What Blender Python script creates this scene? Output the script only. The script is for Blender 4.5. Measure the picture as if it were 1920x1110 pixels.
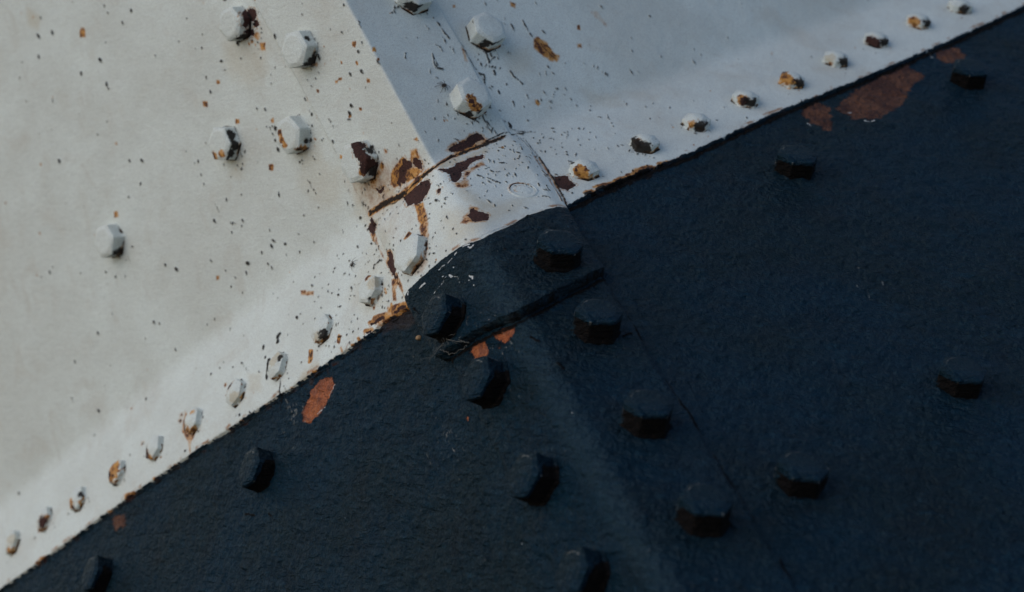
import bpy, math, random
import numpy as np
from mathutils import Matrix, Vector

# ---------------------------------------------------------------- camera, light, exposure
scn = bpy.context.scene
for o in list(bpy.data.objects): bpy.data.objects.remove(o)
COL = scn.collection
CAM_Z = 1.5
cam_d = bpy.data.cameras.new('camera'); cam = bpy.data.objects.new('camera', cam_d); COL.objects.link(cam)
cam.location = (0, 0, CAM_Z); cam.rotation_euler = (math.radians(90), 0, 0)
cam_d.sensor_width = 36; cam_d.lens = 3951.694 / 1920 * 36
cam_d.clip_start = .05; cam_d.clip_end = 500
cam_d.dof.use_dof = True; cam_d.dof.focus_distance = 1.45; cam_d.dof.aperture_fstop = 7.5
scn.camera = cam

SUN_DIR = Vector((-.80, -.42, .55)).normalized()          # from the scene towards the light
w = bpy.data.worlds.new('World'); scn.world = w; w.use_nodes = True
nt = w.node_tree; nt.nodes.clear()
sky = nt.nodes.new('ShaderNodeTexSky'); sky.sky_type = 'NISHITA'; sky.sun_disc = False
sky.sun_elevation = math.asin(SUN_DIR.z); sky.sun_rotation = math.atan2(SUN_DIR.x, SUN_DIR.y)
sky.air_density = 1.0; sky.dust_density = .6; sky.ozone_density = 2.2; sky.altitude = 0
bg = nt.nodes.new('ShaderNodeBackground'); bg.inputs['Strength'].default_value = .118
wo = nt.nodes.new('ShaderNodeOutputWorld')
nt.links.new(sky.outputs[0], bg.inputs[0]); nt.links.new(bg.outputs[0], wo.inputs[0])
sd_ = bpy.data.lights.new('sun', 'SUN'); sd_.energy = 1.08; sd_.angle = math.radians(70); sd_.color = (1.0, .90, .765)
sun = bpy.data.objects.new('sun', sd_); COL.objects.link(sun)
sun.rotation_euler = SUN_DIR.to_track_quat('Z', 'Y').to_euler(); sun.location = (-2, -1, 3)
scn.render.engine = 'CYCLES'
scn.view_settings.view_transform = 'Standard'; scn.view_settings.look = 'None'
scn.view_settings.gamma = 1; scn.view_settings.use_curve_mapping = False
scn.view_settings.exposure = .02

# ---------------------------------------------------------------- measured places, in mm on the unrolled faces
# s = distance from the ridge along the plates' horizontal (negative on the left, positive on the right),
# z = along the ridge from the knuckle line (negative below it, where the faces slope towards the viewer)
DATA = {'ang_L': [(-86.6, 203.0), (-83.2, 82.4), (-84.7, -12.5)],
 'ang_R': [(80.6, 124.2), (81.8, 80.6), (80.5, 38.5), (80.9, 3.9)],
 'band_L': [(-670.5, 22.4), (-480.2, 3.2), (-310.5, -19.4), (-133.4, -38.5)],
 'bolts': [('white', 'L', 'LU', 108.9, 196.2, 24, 12, 12, 0, 'white painted bolt head with a bare brown rust patch down its right side',
            [('rust', -15.6, -1.3, 0.0, 7.2), ('rust', -16.4, -9.8, 0.0, 4.3), ('rust', -11.5, -6.8, 4.8, 2.4), ('rust', -8.1, -13.0, 0.0, 3.8), ('dark', -13.6, -8.1, 0.0, 1.4), ('dark', -0.8, -13.4, 4.2, 3.4),
             ('halo', -12.5, -18.4, 0.0, 4.8), ('dark', 11.4, -10.2, 0.0, 2.9)]),
           ('white', 'L', 'LU', 59.0, 137.5, 26, 13, 20, 3, 'white bolt head with a dark crust of grime along its lower side',
            [('dark', -14.1, 2.2, 6.5, 1.7), ('dark', -10.0, -12.9, 0.0, 2.9), ('dark', -1.5, -14.2, 6.5, 2.4), ('dark', -5.0, -13.1, 3.2, 2.4), ('dark', 0.7, -14.2, 11.0, 1.4), ('halo', -4.4, -16.0, 0.0, 2.4)]),
           ('white', 'L', 'LU', 108.2, 88.7, 26, 12, 8, 0, 'white bolt head with an orange rust line on its left edge',
            [('halo', 6.4, 5.3, 12.0, 2.4), ('halo', 6.8, -0.0, 12.0, 2.4), ('halo', 6.1, -4.9, 12.0, 2.4), ('dark', 22.5, 17.1, 0.0, 1.9), ('dark', -11.8, -10.7, 0.0, 1.9), ('halo', -3.3, -14.0, 5.4, 3.4),
             ('dark', -2.2, -14.2, 7.8, 1.9), ('dark', -9.5, -10.6, 3.6, 1.4)]),
           ('white', 'L', 'LU', 181.6, 123.7, 25, 12, 30, 0, 'white bolt head with black grime and orange stain under it, left of two',
            [('dark', -13.5, 1.0, 7.8, 2.9), ('dark', -10.8, -8.6, 4.8, 2.4), ('dark', -12.3, -5.9, 7.8, 1.9), ('dark', -5.8, -12.7, 9.6, 3.4), ('dark', 0.6, -12.0, 11.4, 2.4), ('halo', -0.1, -8.6, 12.0, 2.9),
             ('halo', 8.6, -5.8, 12.0, 2.9)]),
           ('white', 'L', 'LU', 59.7, 33.6, 28, 12, 15, 3, 'white bolt head near the crack with a dark bare rust strip across its top edge',
            [('rust', -8.6, 11.7, 11.4, 3.8), ('rust', -11.7, 7.8, 11.4, 4.3), ('rust', -8.5, 4.7, 12.0, 3.8), ('rust', -11.6, 0.9, 12.0, 3.8), ('rust', -12.9, -3.7, 12.0, 3.8), ('rust', -11.8, -7.6, 11.4, 4.3),
             ('rust', -12.6, -8.3, 7.2, 3.4), ('rust', -8.7, -10.3, 11.4, 2.9), ('rust', -12.4, -9.4, 2.4, 2.9), ('halo', -5.9, -10.6, 12.0, 2.4), ('dark', -14.6, 4.7, 0.0, 1.9), ('dark', -15.3, 2.4, 4.2, 2.4),
             ('halo', -14.7, -11.6, 0.0, 2.9), ('dark', -8.6, -12.5, 3.6, 2.4)]),
           ('white', 'L', 'LU', 365.5, 129.2, 26, 12, 14, 0, 'pale bolt head standing alone at far left with grime under it',
            [('dark', -2.3, -14.0, 9.0, 3.4), ('dark', -6.7, -12.7, 3.0, 1.9), ('dark', 3.9, -12.7, 11.4, 1.9), ('halo', 2.5, -14.6, 0.0, 1.4)]),
           ('white', 'L', 'LL', 56.7, -88.5, 27, 9, 38, 6, 'large clean white bolt head on the splice cover beside the long rust streak',
            [('rust', -2.6, 12.0, 9.0, 1.7), ('halo', -2.6, 12.0, 9.0, 2.9), ('tan', -5.1, -13.5, 3.1, 3.8)]),
           ('white', 'L', 'LL', 110.3, -84.3, 20, 8, 28, 0, 'greyish white bolt head hung with web just left of the navy corner',
            [('tan', -7.4, 0.8, 8.0, 4.3), ('dark', -2.2, 7.0, 8.0, 1.4), ('halo', -3.5, 8.2, 8.0, 2.4), ('dark', 2.5, -2.3, 8.0, 1.4), ('dark', -3.6, -10.5, 7.2, 1.4)]),
           ('white', 'R', 'RU', 103.7, 85.0, 26, 13, 5, 0, 'white bolt head at top centre with a black crust under it',
            [('dark', -6.5, -12.3, 12.3, 2.9), ('dark', -9.8, -10.3, 8.4, 2.4), ('dark', 0.9, -12.3, 12.3, 2.4), ('dark', -10.4, -9.6, 3.9, 1.9), ('dark', 9.8, -4.9, 13.0, 1.4), ('dark', -9.5, 9.0, 12.3, 1.4)]),
           ('white', 'R', 'RU', 56.6, 34.1, 26, 14, 10, 3, 'white bolt head with an orange rust ring on its front, beside the small spider',
            [('halo', -7.6, -4.2, 14.0, 3.8), ('halo', -9.3, -9.6, 13.3, 3.4), ('rust', -9.2, -6.2, 14.0, 1.7), ('rust', -9.3, -9.6, 13.3, 1.4), ('halo', -5.5, -11.8, 13.3, 2.4), ('dark', -9.0, -11.2, 3.5, 1.9),
             ('dark', -3.1, -13.8, 8.4, 1.4)]),
           ('white', 'R', 'RU', 57.1, 131.2, 26, 13, 0, 3, 'white bolt head cut off by the top edge of the view', [('dark', -9.5, -10.8, 7.8, 3.4), ('dark', -12.2, -7.4, 4.5, 1.9), ('dark', -6.9, -12.6, 10.4, 2.4)]),
           ('wnut', 'L', 'LL', 673.7, -61.4, 20, 8, 0, 0, 'small tan stained nut at the far left end of the left row', [('tan', -6.3, 0.2, 8.0, 5.0), ('halo', -1.5, -10.9, 7.2, 3.7)]),
           ('wnut', 'L', 'LL', 611.2, -62.2, 20, 8, 7, 0, 'small nut eaten by dark rust, second from the far left of the left row',
            [('rust', -5.3, -4.7, 8.0, 4.3), ('rust', -3.6, -9.1, 7.6, 3.7), ('halo', -10.2, -3.4, 6.0, 3.1), ('halo', 12.1, -6.5, 0.0, 3.7)]),
           ('wnut', 'L', 'LL', 550.2, -69.0, 20, 8, 14, 0, 'small white nut with rust along its lower left edge', [('halo', 3.8, -4.6, 8.0, 3.7), ('rust', 1.4, -9.5, 7.6, 2.5), ('dark', -10.4, -0.2, 6.8, 2.4)]),
           ('wnut', 'L', 'LL', 482.0, -72.8, 20, 8, 21, 0, 'small nut brown with rust all over', [('halo', -0.4, -1.6, 8.0, 7.4), ('rust', 3.1, -2.7, 8.0, 2.5), ('halo', -4.7, 4.1, 8.0, 3.7)]),
           ('wnut', 'L', 'LL', 420.4, -77.3, 20, 8, 28, 0, 'small nut with its left half rusted black',
            [('rust', 7.1, 0.0, 8.0, 4.3), ('rust', 6.2, -4.2, 8.0, 4.3), ('halo', 1.2, -11.1, 7.6, 3.7), ('rust', 26.2, 15.8, 0.0, 2.5)]),
           ('wnut', 'L', 'LL', 359.4, -79.6, 20, 8, 35, 0, 'round white nut with a rust ring and a drip below it',
            [('rust', 25.9, 11.6, 0.0, 3.1), ('rust', 7.7, -3.9, 8.0, 3.1), ('halo', 2.4, -9.9, 7.6, 3.7), ('rust', 25.1, 17.2, 0.0, 1.9), ('halo', -5.9, 4.6, 8.0, 2.5)]),
           ('wnut', 'L', 'LL', 295.9, -84.1, 20, 8, 42, 0, 'small white nut with one orange rust spot on top', [('rust', 2.4, 5.8, 8.0, 3.1), ('halo', 22.2, 17.7, 0.0, 3.7), ('tan', -4.4, -8.0, 7.6, 5.0)]),
           ('wnut', 'L', 'LL', 237.7, -89.2, 20, 8, 49, 0, 'small nut splashed with navy paint', [('dark', 22.6, 19.1, 0.0, 3.2), ('tan', -2.6, 3.4, 8.0, 5.6), ('dark', -8.7, 2.4, 8.0, 2.4), ('dark', 6.0, 0.0, 8.0, 2.4)]),
           ('wnut', 'L', 'LL', 174.7, -85.6, 20, 8, 56, 0, 'small pale nut with brown grime at its lower right', [('dark', -5.6, -9.3, 6.0, 3.2), ('tan', 1.1, -9.8, 7.6, 4.3)]),
           ('wnut', 'R', 'RL', 120.3, -80.0, 19, 9, 0, 0, 'small white nut beside the rusty cover edge with orange rust on its lower face',
            [('halo', -10.0, -2.8, 7.2, 5.0), ('rust', -10.5, -0.7, 7.2, 1.9), ('halo', -8.3, -6.6, 6.8, 3.7), ('dark', -5.7, 8.3, 8.5, 1.6)]),
           ('wnut', 'R', 'RL', 188.3, -76.5, 19, 9, 7, 0, 'small white nut with a black crust down its lower left',
            [('dark', -10.1, 2.4, 7.6, 4.8), ('dark', -9.4, -2.8, 5.4, 4.8), ('dark', -8.5, -6.2, 3.1, 4.0), ('rust', -10.0, -0.5, 6.3, 2.5), ('halo', -9.6, 4.1, 8.5, 3.1)]),
           ('wnut', 'R', 'RL', 248.0, -74.8, 19, 9, 14, 0, 'small white nut with black debris hanging below it', [('halo', -10.1, -2.9, 5.8, 3.1), ('dark', -6.0, -8.5, 3.6, 3.2), ('dark', -0.0, -9.1, 9.0, 2.4)]),
           ('wnut', 'R', 'RL', 310.9, -68.7, 19, 9, 21, 0, 'small white nut with a red brown spot under it', [('rust', -8.6, -5.5, 6.3, 3.1), ('halo', -9.4, -2.9, 6.8, 3.7), ('dark', -3.5, -9.6, 8.1, 4.0)]),
           ('wnut', 'R', 'RL', 370.8, -68.1, 19, 9, 28, 0, 'small nut stained yellow orange on its left',
            [('halo', -8.2, 6.0, 8.5, 5.6), ('halo', -10.5, -1.5, 7.6, 5.0), ('rust', 0.1, 9.8, 8.5, 1.9), ('dark', -1.6, -9.0, 8.5, 4.0), ('halo', -7.0, -6.8, 8.1, 3.7)]),
           ('wnut', 'R', 'RL', 433.5, -61.6, 19, 9, 35, 0, 'small cream nut in the right row with a brown right edge', [('tan', -10.2, -0.1, 6.8, 4.3), ('dark', -1.4, -9.5, 8.5, 4.0)]),
           ('wnut', 'R', 'RL', 494.1, -56.0, 19, 9, 42, 0, 'small white nut underlined by a red rust crescent',
            [('rust', -10.2, 1.4, 4.5, 3.1), ('rust', -9.5, -2.8, 3.6, 3.7), ('rust', -7.4, -6.6, 2.7, 3.1), ('dark', -1.3, -10.0, 8.5, 4.0)]),
           ('wnut', 'R', 'RL', 558.4, -52.5, 19, 9, 49, 0, 'small tan nut second from the upper end of the right row', [('halo', -9.8, 3.5, 5.8, 3.7), ('halo', -10.2, -2.6, 5.4, 4.3), ('dark', 0.8, -9.2, 8.5, 4.0)]),
           ('wnut', 'R', 'RL', 621.5, -53.3, 19, 9, 56, 0, 'small white nut cut off at the upper right edge', [('dark', -5.1, -9.0, 7.6, 4.0)]),
           ('navy', 'L', 'LL', 53.3, -175.2, 27.5, 16, 20, 6, 'large navy bolt head on the splice cover with a pale rim', [('dust_and_glint', -3.9, -13.9, 6.4, 0.7), ('dust_and_glint', -9.6, -11.7, 7.2, 0.7), ('tan', -2.5, -14.9, 8.8, 2.4)]),
           ('navy', 'L', 'LL', 46.1, -247.8, 27.5, 16, 16, 1, 'navy bolt head just under the orange primer chips', [('dust_and_glint', -5.1, -14.2, 8.0, 0.7), ('dust_and_glint', -9.5, -11.2, 8.0, 0.7), ('tan', -2.8, -14.5, 9.6, 2.4)]),
           ('navy', 'L', 'LL', 46.4, -348.7, 27.5, 16, 22, 1, 'navy bolt head with brown dirt in its lower side, second down the left leg',
            [('dust_and_glint', -6.0, -13.8, 9.6, 0.7), ('dust_and_glint', -10.1, -10.9, 9.6, 0.7), ('tan', -4.0, -14.2, 11.2, 2.4)]),
           ('navy', 'L', 'LL', 46.5, -438.7, 27.5, 16, 8, 1, 'navy bolt head cut off at the bottom edge', [('dust_and_glint', -6.9, -13.4, 11.2, 0.7), ('dust_and_glint', -10.7, -10.6, 11.2, 0.7), ('tan', -5.1, -13.9, 12.8, 2.4)]),
           ('navy', 'L', 'LL', 296.8, -180.2, 28, 16, 5, -4, 'navy bolt head alone on the left navy plate', [('dust_and_glint', -4.5, -15.0, 4.8, 0.7), ('dust_and_glint', -10.0, -11.6, 4.8, 0.7), ('tan', -1.2, -15.0, 6.4, 2.4)]),
           ('navy', 'L', 'LL', 541.1, -173.8, 28, 16, 12, -4, 'navy bolt head in the bottom left corner', [('dust_and_glint', -1.8, -14.6, 1.6, 0.7), ('dust_and_glint', -9.8, -11.6, 2.4, 0.7), ('tan', 0.8, -15.3, 4.0, 2.4)]),
           ('navy', 'R', 'RL', 54.9, -172.6, 27.5, 16, 22, 6, 'large navy bolt head on the splice cover with a white paint fleck on top',
            [('dust_and_glint', -9.8, -10.1, 7.2, 0.7), ('dust_and_glint', -12.7, -8.2, 5.6, 0.6), ('dust_and_glint', -6.3, -13.9, 10.4, 0.5)]),
           ('navy', 'R', 'RL', 52.4, -248.4, 27.5, 16, 22, 1, 'navy bolt head just below the ledge of the splice cover', [('dust_and_glint', -10.8, -10.5, 8.8, 0.7), ('dust_and_glint', -12.4, -7.9, 6.4, 0.6), ('dust_and_glint', -6.5, -13.4, 11.2, 0.5)]),
           ('navy', 'R', 'RL', 48.5, -347.0, 27.5, 16, 26, 1, 'navy bolt head second down the right leg', [('dust_and_glint', -11.2, -10.3, 10.4, 0.7), ('dust_and_glint', -12.6, -7.8, 8.0, 0.6), ('dust_and_glint', -7.3, -13.1, 12.8, 0.5)]),
           ('navy', 'R', 'RL', 48.2, -440.1, 27.5, 16, 18, 1, 'soft focus navy bolt head third down the right leg', [('dust_and_glint', -11.6, -10.0, 12.0, 0.7), ('dust_and_glint', -12.9, -7.7, 9.6, 0.6), ('dust_and_glint', -8.2, -12.8, 14.4, 0.5)]),
           ('navy', 'R', 'RL', 127.5, -449.6, 27.5, 16, 14, -4, 'navy bolt head with a pale upper rim on the right plate',
            [('dust_and_glint', -11.0, -9.2, 10.4, 0.7), ('dust_and_glint', -13.3, -7.5, 8.8, 0.6), ('dust_and_glint', -8.3, -12.6, 13.6, 0.5)]),
           ('navy', 'R', 'RL', 295.0, -446.7, 27.5, 16, 22, -4, 'navy bolt head at the far right edge of the plate', [('dust_and_glint', -11.8, -9.3, 8.8, 0.7), ('dust_and_glint', -13.3, -6.9, 6.4, 0.6), ('dust_and_glint', -7.5, -12.2, 11.2, 0.5)]),
           ('navy', 'R', 'RL', 305.9, -169.5, 28, 16, 24, -4, 'navy bolt head below the white edge, left of the big primer patch',
            [('dust_and_glint', -10.3, -9.9, 4.8, 0.7), ('dust_and_glint', -12.5, -7.2, 2.4, 0.6), ('dust_and_glint', -5.9, -13.7, 8.0, 0.5)]),
           ('navy', 'R', 'RL', 550.5, -151.2, 28, 16, 30, -4, 'navy bolt head beside a brown primer patch at upper right', [('dust_and_glint', -10.2, -9.8, 2.4, 0.7), ('dust_and_glint', -13.0, -7.0, 0.0, 0.6), ('dust_and_glint', -4.8, -13.7, 5.6, 0.5)])],
 'clump': (-88.7, -155.3),
 'cobweb': [[(-68.7, -177.7), (-65.2, -184.4), (-62.3, -190.5), (-60.6, -194.8)], [(-62.3, -190.5), (-68.2, -195.1), (-76.5, -199.0), (-81.4, -199.4)], [(-60.6, -194.8), (-52.4, -202.9), (-48.0, -207.1), (-45.0, -210.3)],
            [(-71.6, -198.5), (-66.7, -204.1), (-65.0, -208.3), (-58.8, -210.9), (-49.7, -210.7), (-48.3, -211.7)], [(-62.3, -190.5), (-62.6, -199.2)], [(-33.7, -186.2), (-37.7, -189.1), (-39.1, -194.0)],
            [(-52.4, -200.9), (-48.0, -207.1)], [(-64.4, -190.9), (-58.9, -191.1), (-52.7, -193.7)]],
 'cov_bot': [(-80.6, -199.9), (-62.9, -200.2), (-45.1, -199.6), (-26.3, -202.4), (-5.9, -206.8), (16.6, -206.9), (37.4, -204.6), (63.3, -203.4), (88.2, -200.0)],
 'cov_left': [(-84.2, -17.9), (-84.8, -58.8), (-85.3, -98.1), (-85.8, -135.8), (-84.1, -167.1), (-80.6, -199.9)],
 'cov_right': [(91.4, -9.4), (90.4, -62.9), (90.7, -112.8), (89.4, -159.3), (88.2, -200.0)],
 'cov_top': [(-84.2, -17.9), (-63.9, -18.3), (-43.7, -18.2), (-19.4, -15.4), (0.7, -13.3), (26.6, -7.5), (51.3, -6.2), (73.5, -5.7), (91.4, -9.4)],
 'edge_C': [(-100.0, -131.6), (-85.1, -122.6), (-78.0, -118.0), (-64.1, -115.3), (-34.5, -111.9), (-13.2, -113.3), (3.9, -118.4), (35.4, -116.1), (52.5, -112.5), (77.7, -115.4), (96.6, -119.0), (113.1, -121.2)],
 'edge_L': [(-778.5, -103.6), (-713.0, -105.2), (-590.7, -107.6), (-478.1, -107.9), (-375.8, -111.8), (-282.0, -116.4), (-195.5, -120.7), (-134.3, -122.7), (-113.7, -121.1), (-85.6, -123.6), (-64.0, -124.8)],
 'edge_R': [(70.2, -111.5), (97.0, -109.8), (139.1, -106.0), (167.9, -105.9), (227.9, -105.7), (328.0, -98.8), (432.6, -98.2), (573.3, -93.8), (698.2, -85.3), (774.6, -80.6)],
 'lang_L': [(-78.4, -200.9), (-64.0, -369.5), (-73.1, -438.3)],
 'lang_R': [(89.6, -208.0), (79.3, -397.9), (75.4, -521.4)],
 'patches': [('rust', 'poly',
              [(-43.0, -20.8), (-40.0, -16.3), (-33.7, -16.1), (-25.9, -17.3), (-22.6, -16.8), (-14.5, -21.4), (-11.2, -27.5), (-11.2, -31.0), (-16.4, -34.5), (-19.7, -37.4), (-27.3, -41.0), (-33.2, -40.4), (-36.2, -35.9),
               (-41.4, -33.6), (-43.0, -25.6)],
              0, 1),
             ('rust', 'poly',
              [(-41.3, 0.6), (-40.8, 3.3), (-35.0, 7.5), (-33.0, 11.6), (-26.7, 11.6), (-25.0, 15.9), (-22.4, 15.9), (-21.5, 11.6), (-18.2, 10.5), (-18.7, 7.0), (-21.3, 6.3), (-24.2, 6.5), (-26.9, 5.8), (-30.3, 4.0), (-30.8, 0.6),
               (-33.8, -3.5), (-36.8, 1.0), (-39.8, -2.8)],
              0, 1),
             ('rust', 'poly', [(-15.2, 10.2), (-11.2, 8.7), (-9.5, 5.5), (-10.1, 1.3), (-12.4, -4.2), (-15.6, 1.6), (-17.7, 4.2), (-17.6, 7.1)], 0, 1),
             ('rust', 'poly', [(18.8, 2.8), (21.4, 5.7), (26.7, 6.3), (33.5, 6.4), (38.5, 6.3), (41.9, 9.0), (47.7, 8.7), (52.0, 7.4), (54.0, 3.7), (54.9, 1.2), (47.6, 0.5), (39.6, -2.5), (32.8, -2.7), (26.0, -2.8), (20.4, 0.1)],
              0, 1),
             ('rust', 'poly',
              [(2.0, -17.4), (8.8, -21.1), (15.3, -23.4), (21.7, -19.5), (28.0, -20.4), (30.5, -18.1), (37.2, -20.4), (41.7, -21.5), (45.5, -20.5), (46.3, -22.7), (42.9, -27.1), (35.5, -26.8), (29.7, -28.7), (25.3, -33.6),
               (20.1, -34.4), (16.7, -41.0), (12.5, -43.5), (9.2, -43.5), (7.2, -38.3), (8.1, -31.6), (5.5, -25.4)],
              0, 1),
             ('rust', 'poly', [(3.3, -86.0), (8.7, -84.5), (10.6, -79.8), (12.7, -80.4), (15.4, -85.8), (18.6, -89.9), (22.1, -95.2), (20.6, -98.9), (18.0, -101.3), (10.6, -97.9), (5.9, -93.6), (4.2, -89.9)], 0, 1),
             ('rust', 'poly', [(93.7, -70.5), (105.1, -74.5), (104.4, -82.4), (108.0, -90.5), (97.9, -93.3), (92.8, -88.5), (91.1, -79.4)], 0, 1),
             ('rust', 'poly', [(-89.0, -13.9), (-84.5, -11.2), (-80.1, -10.9), (-79.8, -17.8), (-82.4, -22.7), (-85.9, -24.5), (-88.3, -19.9)], 0, 1),
             ('rust', 'poly', [(-86.3, -65.1), (-81.8, -62.0), (-78.4, -63.7), (-77.2, -68.2), (-80.1, -74.9), (-80.7, -84.5), (-84.4, -89.4), (-85.2, -84.2), (-85.4, -75.0)], 0, 1),
             ('rust', 'poly', [(-62.6, 11.9), (-60.7, 10.1), (-60.0, 8.2), (-56.2, 9.0), (-53.5, 8.3), (-57.4, 6.0), (-60.7, 3.7), (-61.2, 6.6)], 0, 1),
             ('rust', 'poly', [(-9.0, -42.5), (-6.1, -40.5), (-3.6, -41.6), (-5.5, -44.6), (-9.6, -46.1)], 0, 1),
             ('halo', 'poly', [(-43.7, 8.7), (-39.0, 13.5), (-30.7, 14.7), (-23.2, 16.3), (-21.1, 12.1), (-32.7, 9.2), (-40.5, 0.2), (-45.0, 1.2), (-46.0, 5.5)], 1.2, 0.95),
             ('halo', 'poly', [(-26.5, 6.3), (-16.2, 3.4), (-13.8, -5.2), (-22.3, -5.7), (-30.8, -3.9), (-30.3, 4.0)], 1.5, 0.75),
             ('halo', 'poly', [(-13.9, 17.6), (-7.3, 15.3), (-8.7, 7.9), (-12.7, 8.1), (-17.5, 10.0)], 1.5, 0.7), ('halo', 'poly', [(-5.9, 22.6), (-2.3, 22.0), (-2.0, 19.6), (-4.6, 20.3)], 1.2, 0.8),
             ('halo', 'poly', [(-36.5, 30.8), (-35.0, 31.4), (-34.3, 29.5), (-35.3, 27.5), (-37.0, 28.1)], 1.2, 0.6),
             ('halo', 'poly', [(-61.6, 21.9), (-53.1, 21.6), (-42.5, 21.5), (-44.1, 19.4), (-54.0, 17.6), (-61.0, 14.0), (-66.0, 14.6)], 3, 0.45),
             ('halo', 'poly', [(-34.7, -39.2), (-25.6, -43.9), (-30.5, -57.0), (-36.4, -66.7), (-37.4, -56.6), (-35.1, -45.9)], 1.2, 0.8),
             ('halo', 'poly', [(-35.1, -44.7), (-27.5, -51.5), (-29.5, -63.6), (-35.8, -78.7), (-41.2, -87.5), (-43.4, -92.3), (-48.4, -88.1), (-41.8, -70.0), (-38.5, -58.0)], 1.5, 0.5),
             ('halo', 'poly', [(-48.4, -85.8), (-42.7, -90.7), (-49.2, -105.2), (-59.2, -112.2), (-67.2, -105.6), (-60.7, -100.0)], 3, 0.28),
             ('halo', 'poly', [(-87.8, -21.5), (-83.9, -25.0), (-87.2, -34.0), (-89.2, -34.7), (-88.9, -27.8)], 0.9, 0.6),
             ('halo', 'poly', [(-83.4, -58.4), (-77.5, -61.6), (-75.7, -67.1), (-78.3, -71.8), (-83.1, -74.6), (-87.0, -69.1)], 1.5, 0.5),
             ('halo', 'poly', [(-89.0, -84.5), (-84.4, -87.1), (-81.4, -89.6), (-81.2, -100.8), (-82.1, -115.5), (-84.3, -115.9), (-85.6, -103.9), (-85.8, -94.9), (-89.4, -98.6), (-93.7, -109.5), (-97.1, -106.8), (-92.9, -94.7)],
              1.2, 0.55),
             ('halo', 'poly', [(-5.0, -91.0), (0.4, -85.5), (7.8, -82.8), (11.0, -76.6), (17.5, -84.7), (13.3, -87.0), (5.0, -95.9), (0.8, -94.7)], 1.6, 0.45),
             ('halo', 'poly', [(17.6, 1.0), (16.0, 3.7), (19.7, 7.0), (31.1, 7.9), (39.7, 8.2), (42.7, 10.3), (49.2, 9.8), (54.7, 5.0), (56.6, -2.7), (41.2, -7.2), (25.3, -4.9)], 2.0, 0.5),
             ('halo', 'poly', [(5.7, -42.2), (15.9, -45.3), (22.5, -34.5), (29.5, -33.4), (41.0, -29.8), (42.1, -35.3), (27.2, -39.4), (20.8, -43.2), (19.7, -54.5), (14.1, -56.2), (8.2, -50.6)], 2, 0.5),
             ('tan', 'poly', [(7.6, -47.9), (14.5, -55.2), (20.6, -64.4), (24.3, -75.7), (30.5, -90.5), (20.1, -86.0), (10.2, -70.3), (7.3, -57.1)], 4, 0.55),
             ('tan', 'poly', [(17.4, -22.1), (23.3, -15.4), (40.3, -14.6), (53.7, -12.9), (51.4, -20.5), (42.5, -19.5), (30.5, -18.1), (22.1, -18.5)], 3, 0.8),
             ('tan', 'poly', [(3.8, -12.4), (17.5, -8.6), (26.4, -7.2), (28.7, -12.1), (16.0, -21.3), (5.7, -18.2)], 2, 0.8),
             ('halo', 'poly', [(148.1, 69.9), (153.9, 70.4), (159.4, 62.4), (160.5, 53.4), (164.9, 49.6), (158.5, 44.5), (152.0, 48.1), (148.6, 53.4), (144.1, 61.5)], 1.6, 0.75),
             ('rust', 'line', [(152.2, 67.9), (153.1, 63.3), (154.0, 58.7), (155.9, 55.6), (156.3, 51.6), (159.4, 47.3)], 0.67, 1),
             ('halo', 'poly', [(117.5, 20.1), (120.7, 20.0), (121.7, 16.3), (118.3, 14.9), (116.4, 17.1)], 1.2, 0.8), ('halo', 'poly', [(187.3, 54.5), (191.6, 53.3), (189.1, 49.6), (185.5, 51.1)], 1.2, 0.6),
             ('halo', 'poly', [(218.2, 78.7), (226.1, 76.6), (228.4, 61.6), (225.1, 59.9), (220.2, 71.0)], 1.5, 0.3), ('halo', 'poly', [(146.9, 106.8), (151.0, 104.0), (148.1, 99.5), (144.9, 102.1)], 1.5, 0.7),
             ('halo', 'poly', [(79.0, 80.8), (80.4, 77.1), (77.3, 66.2), (75.1, 68.5)], 1.5, 0.5), ('dark', 'line', [(-78.0, -6.0), (-70.6, -6.5), (-60.5, -7.8), (-49.5, -11.8), (-37.7, -13.6)], 5.5, 1),
             ('dark', 'line', [(-37.7, -13.6), (-28.8, -12.2), (-20.3, -11.6), (-14.1, -11.4)], 2.0, 1), ('dark', 'line', [(-14.1, -11.4), (-8.6, -10.6), (0.7, -11.9), (9.1, -9.1), (18.3, -6.6), (26.4, -7.2)], 4.0, 1),
             ('dark', 'line', [(26.4, -7.2), (34.6, -7.7), (47.1, -8.1), (56.2, -6.6), (65.0, -6.1), (71.2, -5.6)], 5.5, 1),
             ('halo', 'line', [(-78.0, -6.0), (-70.6, -6.5), (-60.5, -7.8), (-49.5, -11.8), (-37.7, -13.6), (-28.8, -12.2), (-20.3, -11.6), (-14.1, -11.4)], 7.56, 0.75),
             ('halo', 'line', [(-8.6, -10.6), (0.7, -11.9), (9.1, -9.1), (18.3, -6.6), (26.4, -7.2), (34.6, -7.7), (47.1, -8.1), (56.2, -6.6), (65.0, -6.1), (71.2, -5.6)], 7.56, 0.55),
             ('dark', 'line', [(52.8, -8.6), (60.4, -6.9), (68.7, -7.5)], 6.0, 1), ('dark', 'line', [(-66.0, -5.8), (-59.5, -10.5), (-55.0, -9.8)], 3.0, 1),
             ('dark', 'line', [(50.6, -2.8), (73.1, 0.5), (86.3, -3.7), (94.0, -5.3)], 1.25, 1), ('dark', 'line', [(-24.9, 3.7), (-22.1, -6.3), (-16.2, -9.4)], 0.75, 1),
             ('dark', 'line', [(-58.8, -11.2), (-53.1, -15.2), (-48.2, -16.0)], 1.0, 1), ('tan', 'line', [(-53.0, 2.0), (-47.7, -11.4), (-46.3, -17.5), (-35.0, -15.8), (-23.2, -12.3)], 5.88, 0.7),
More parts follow.
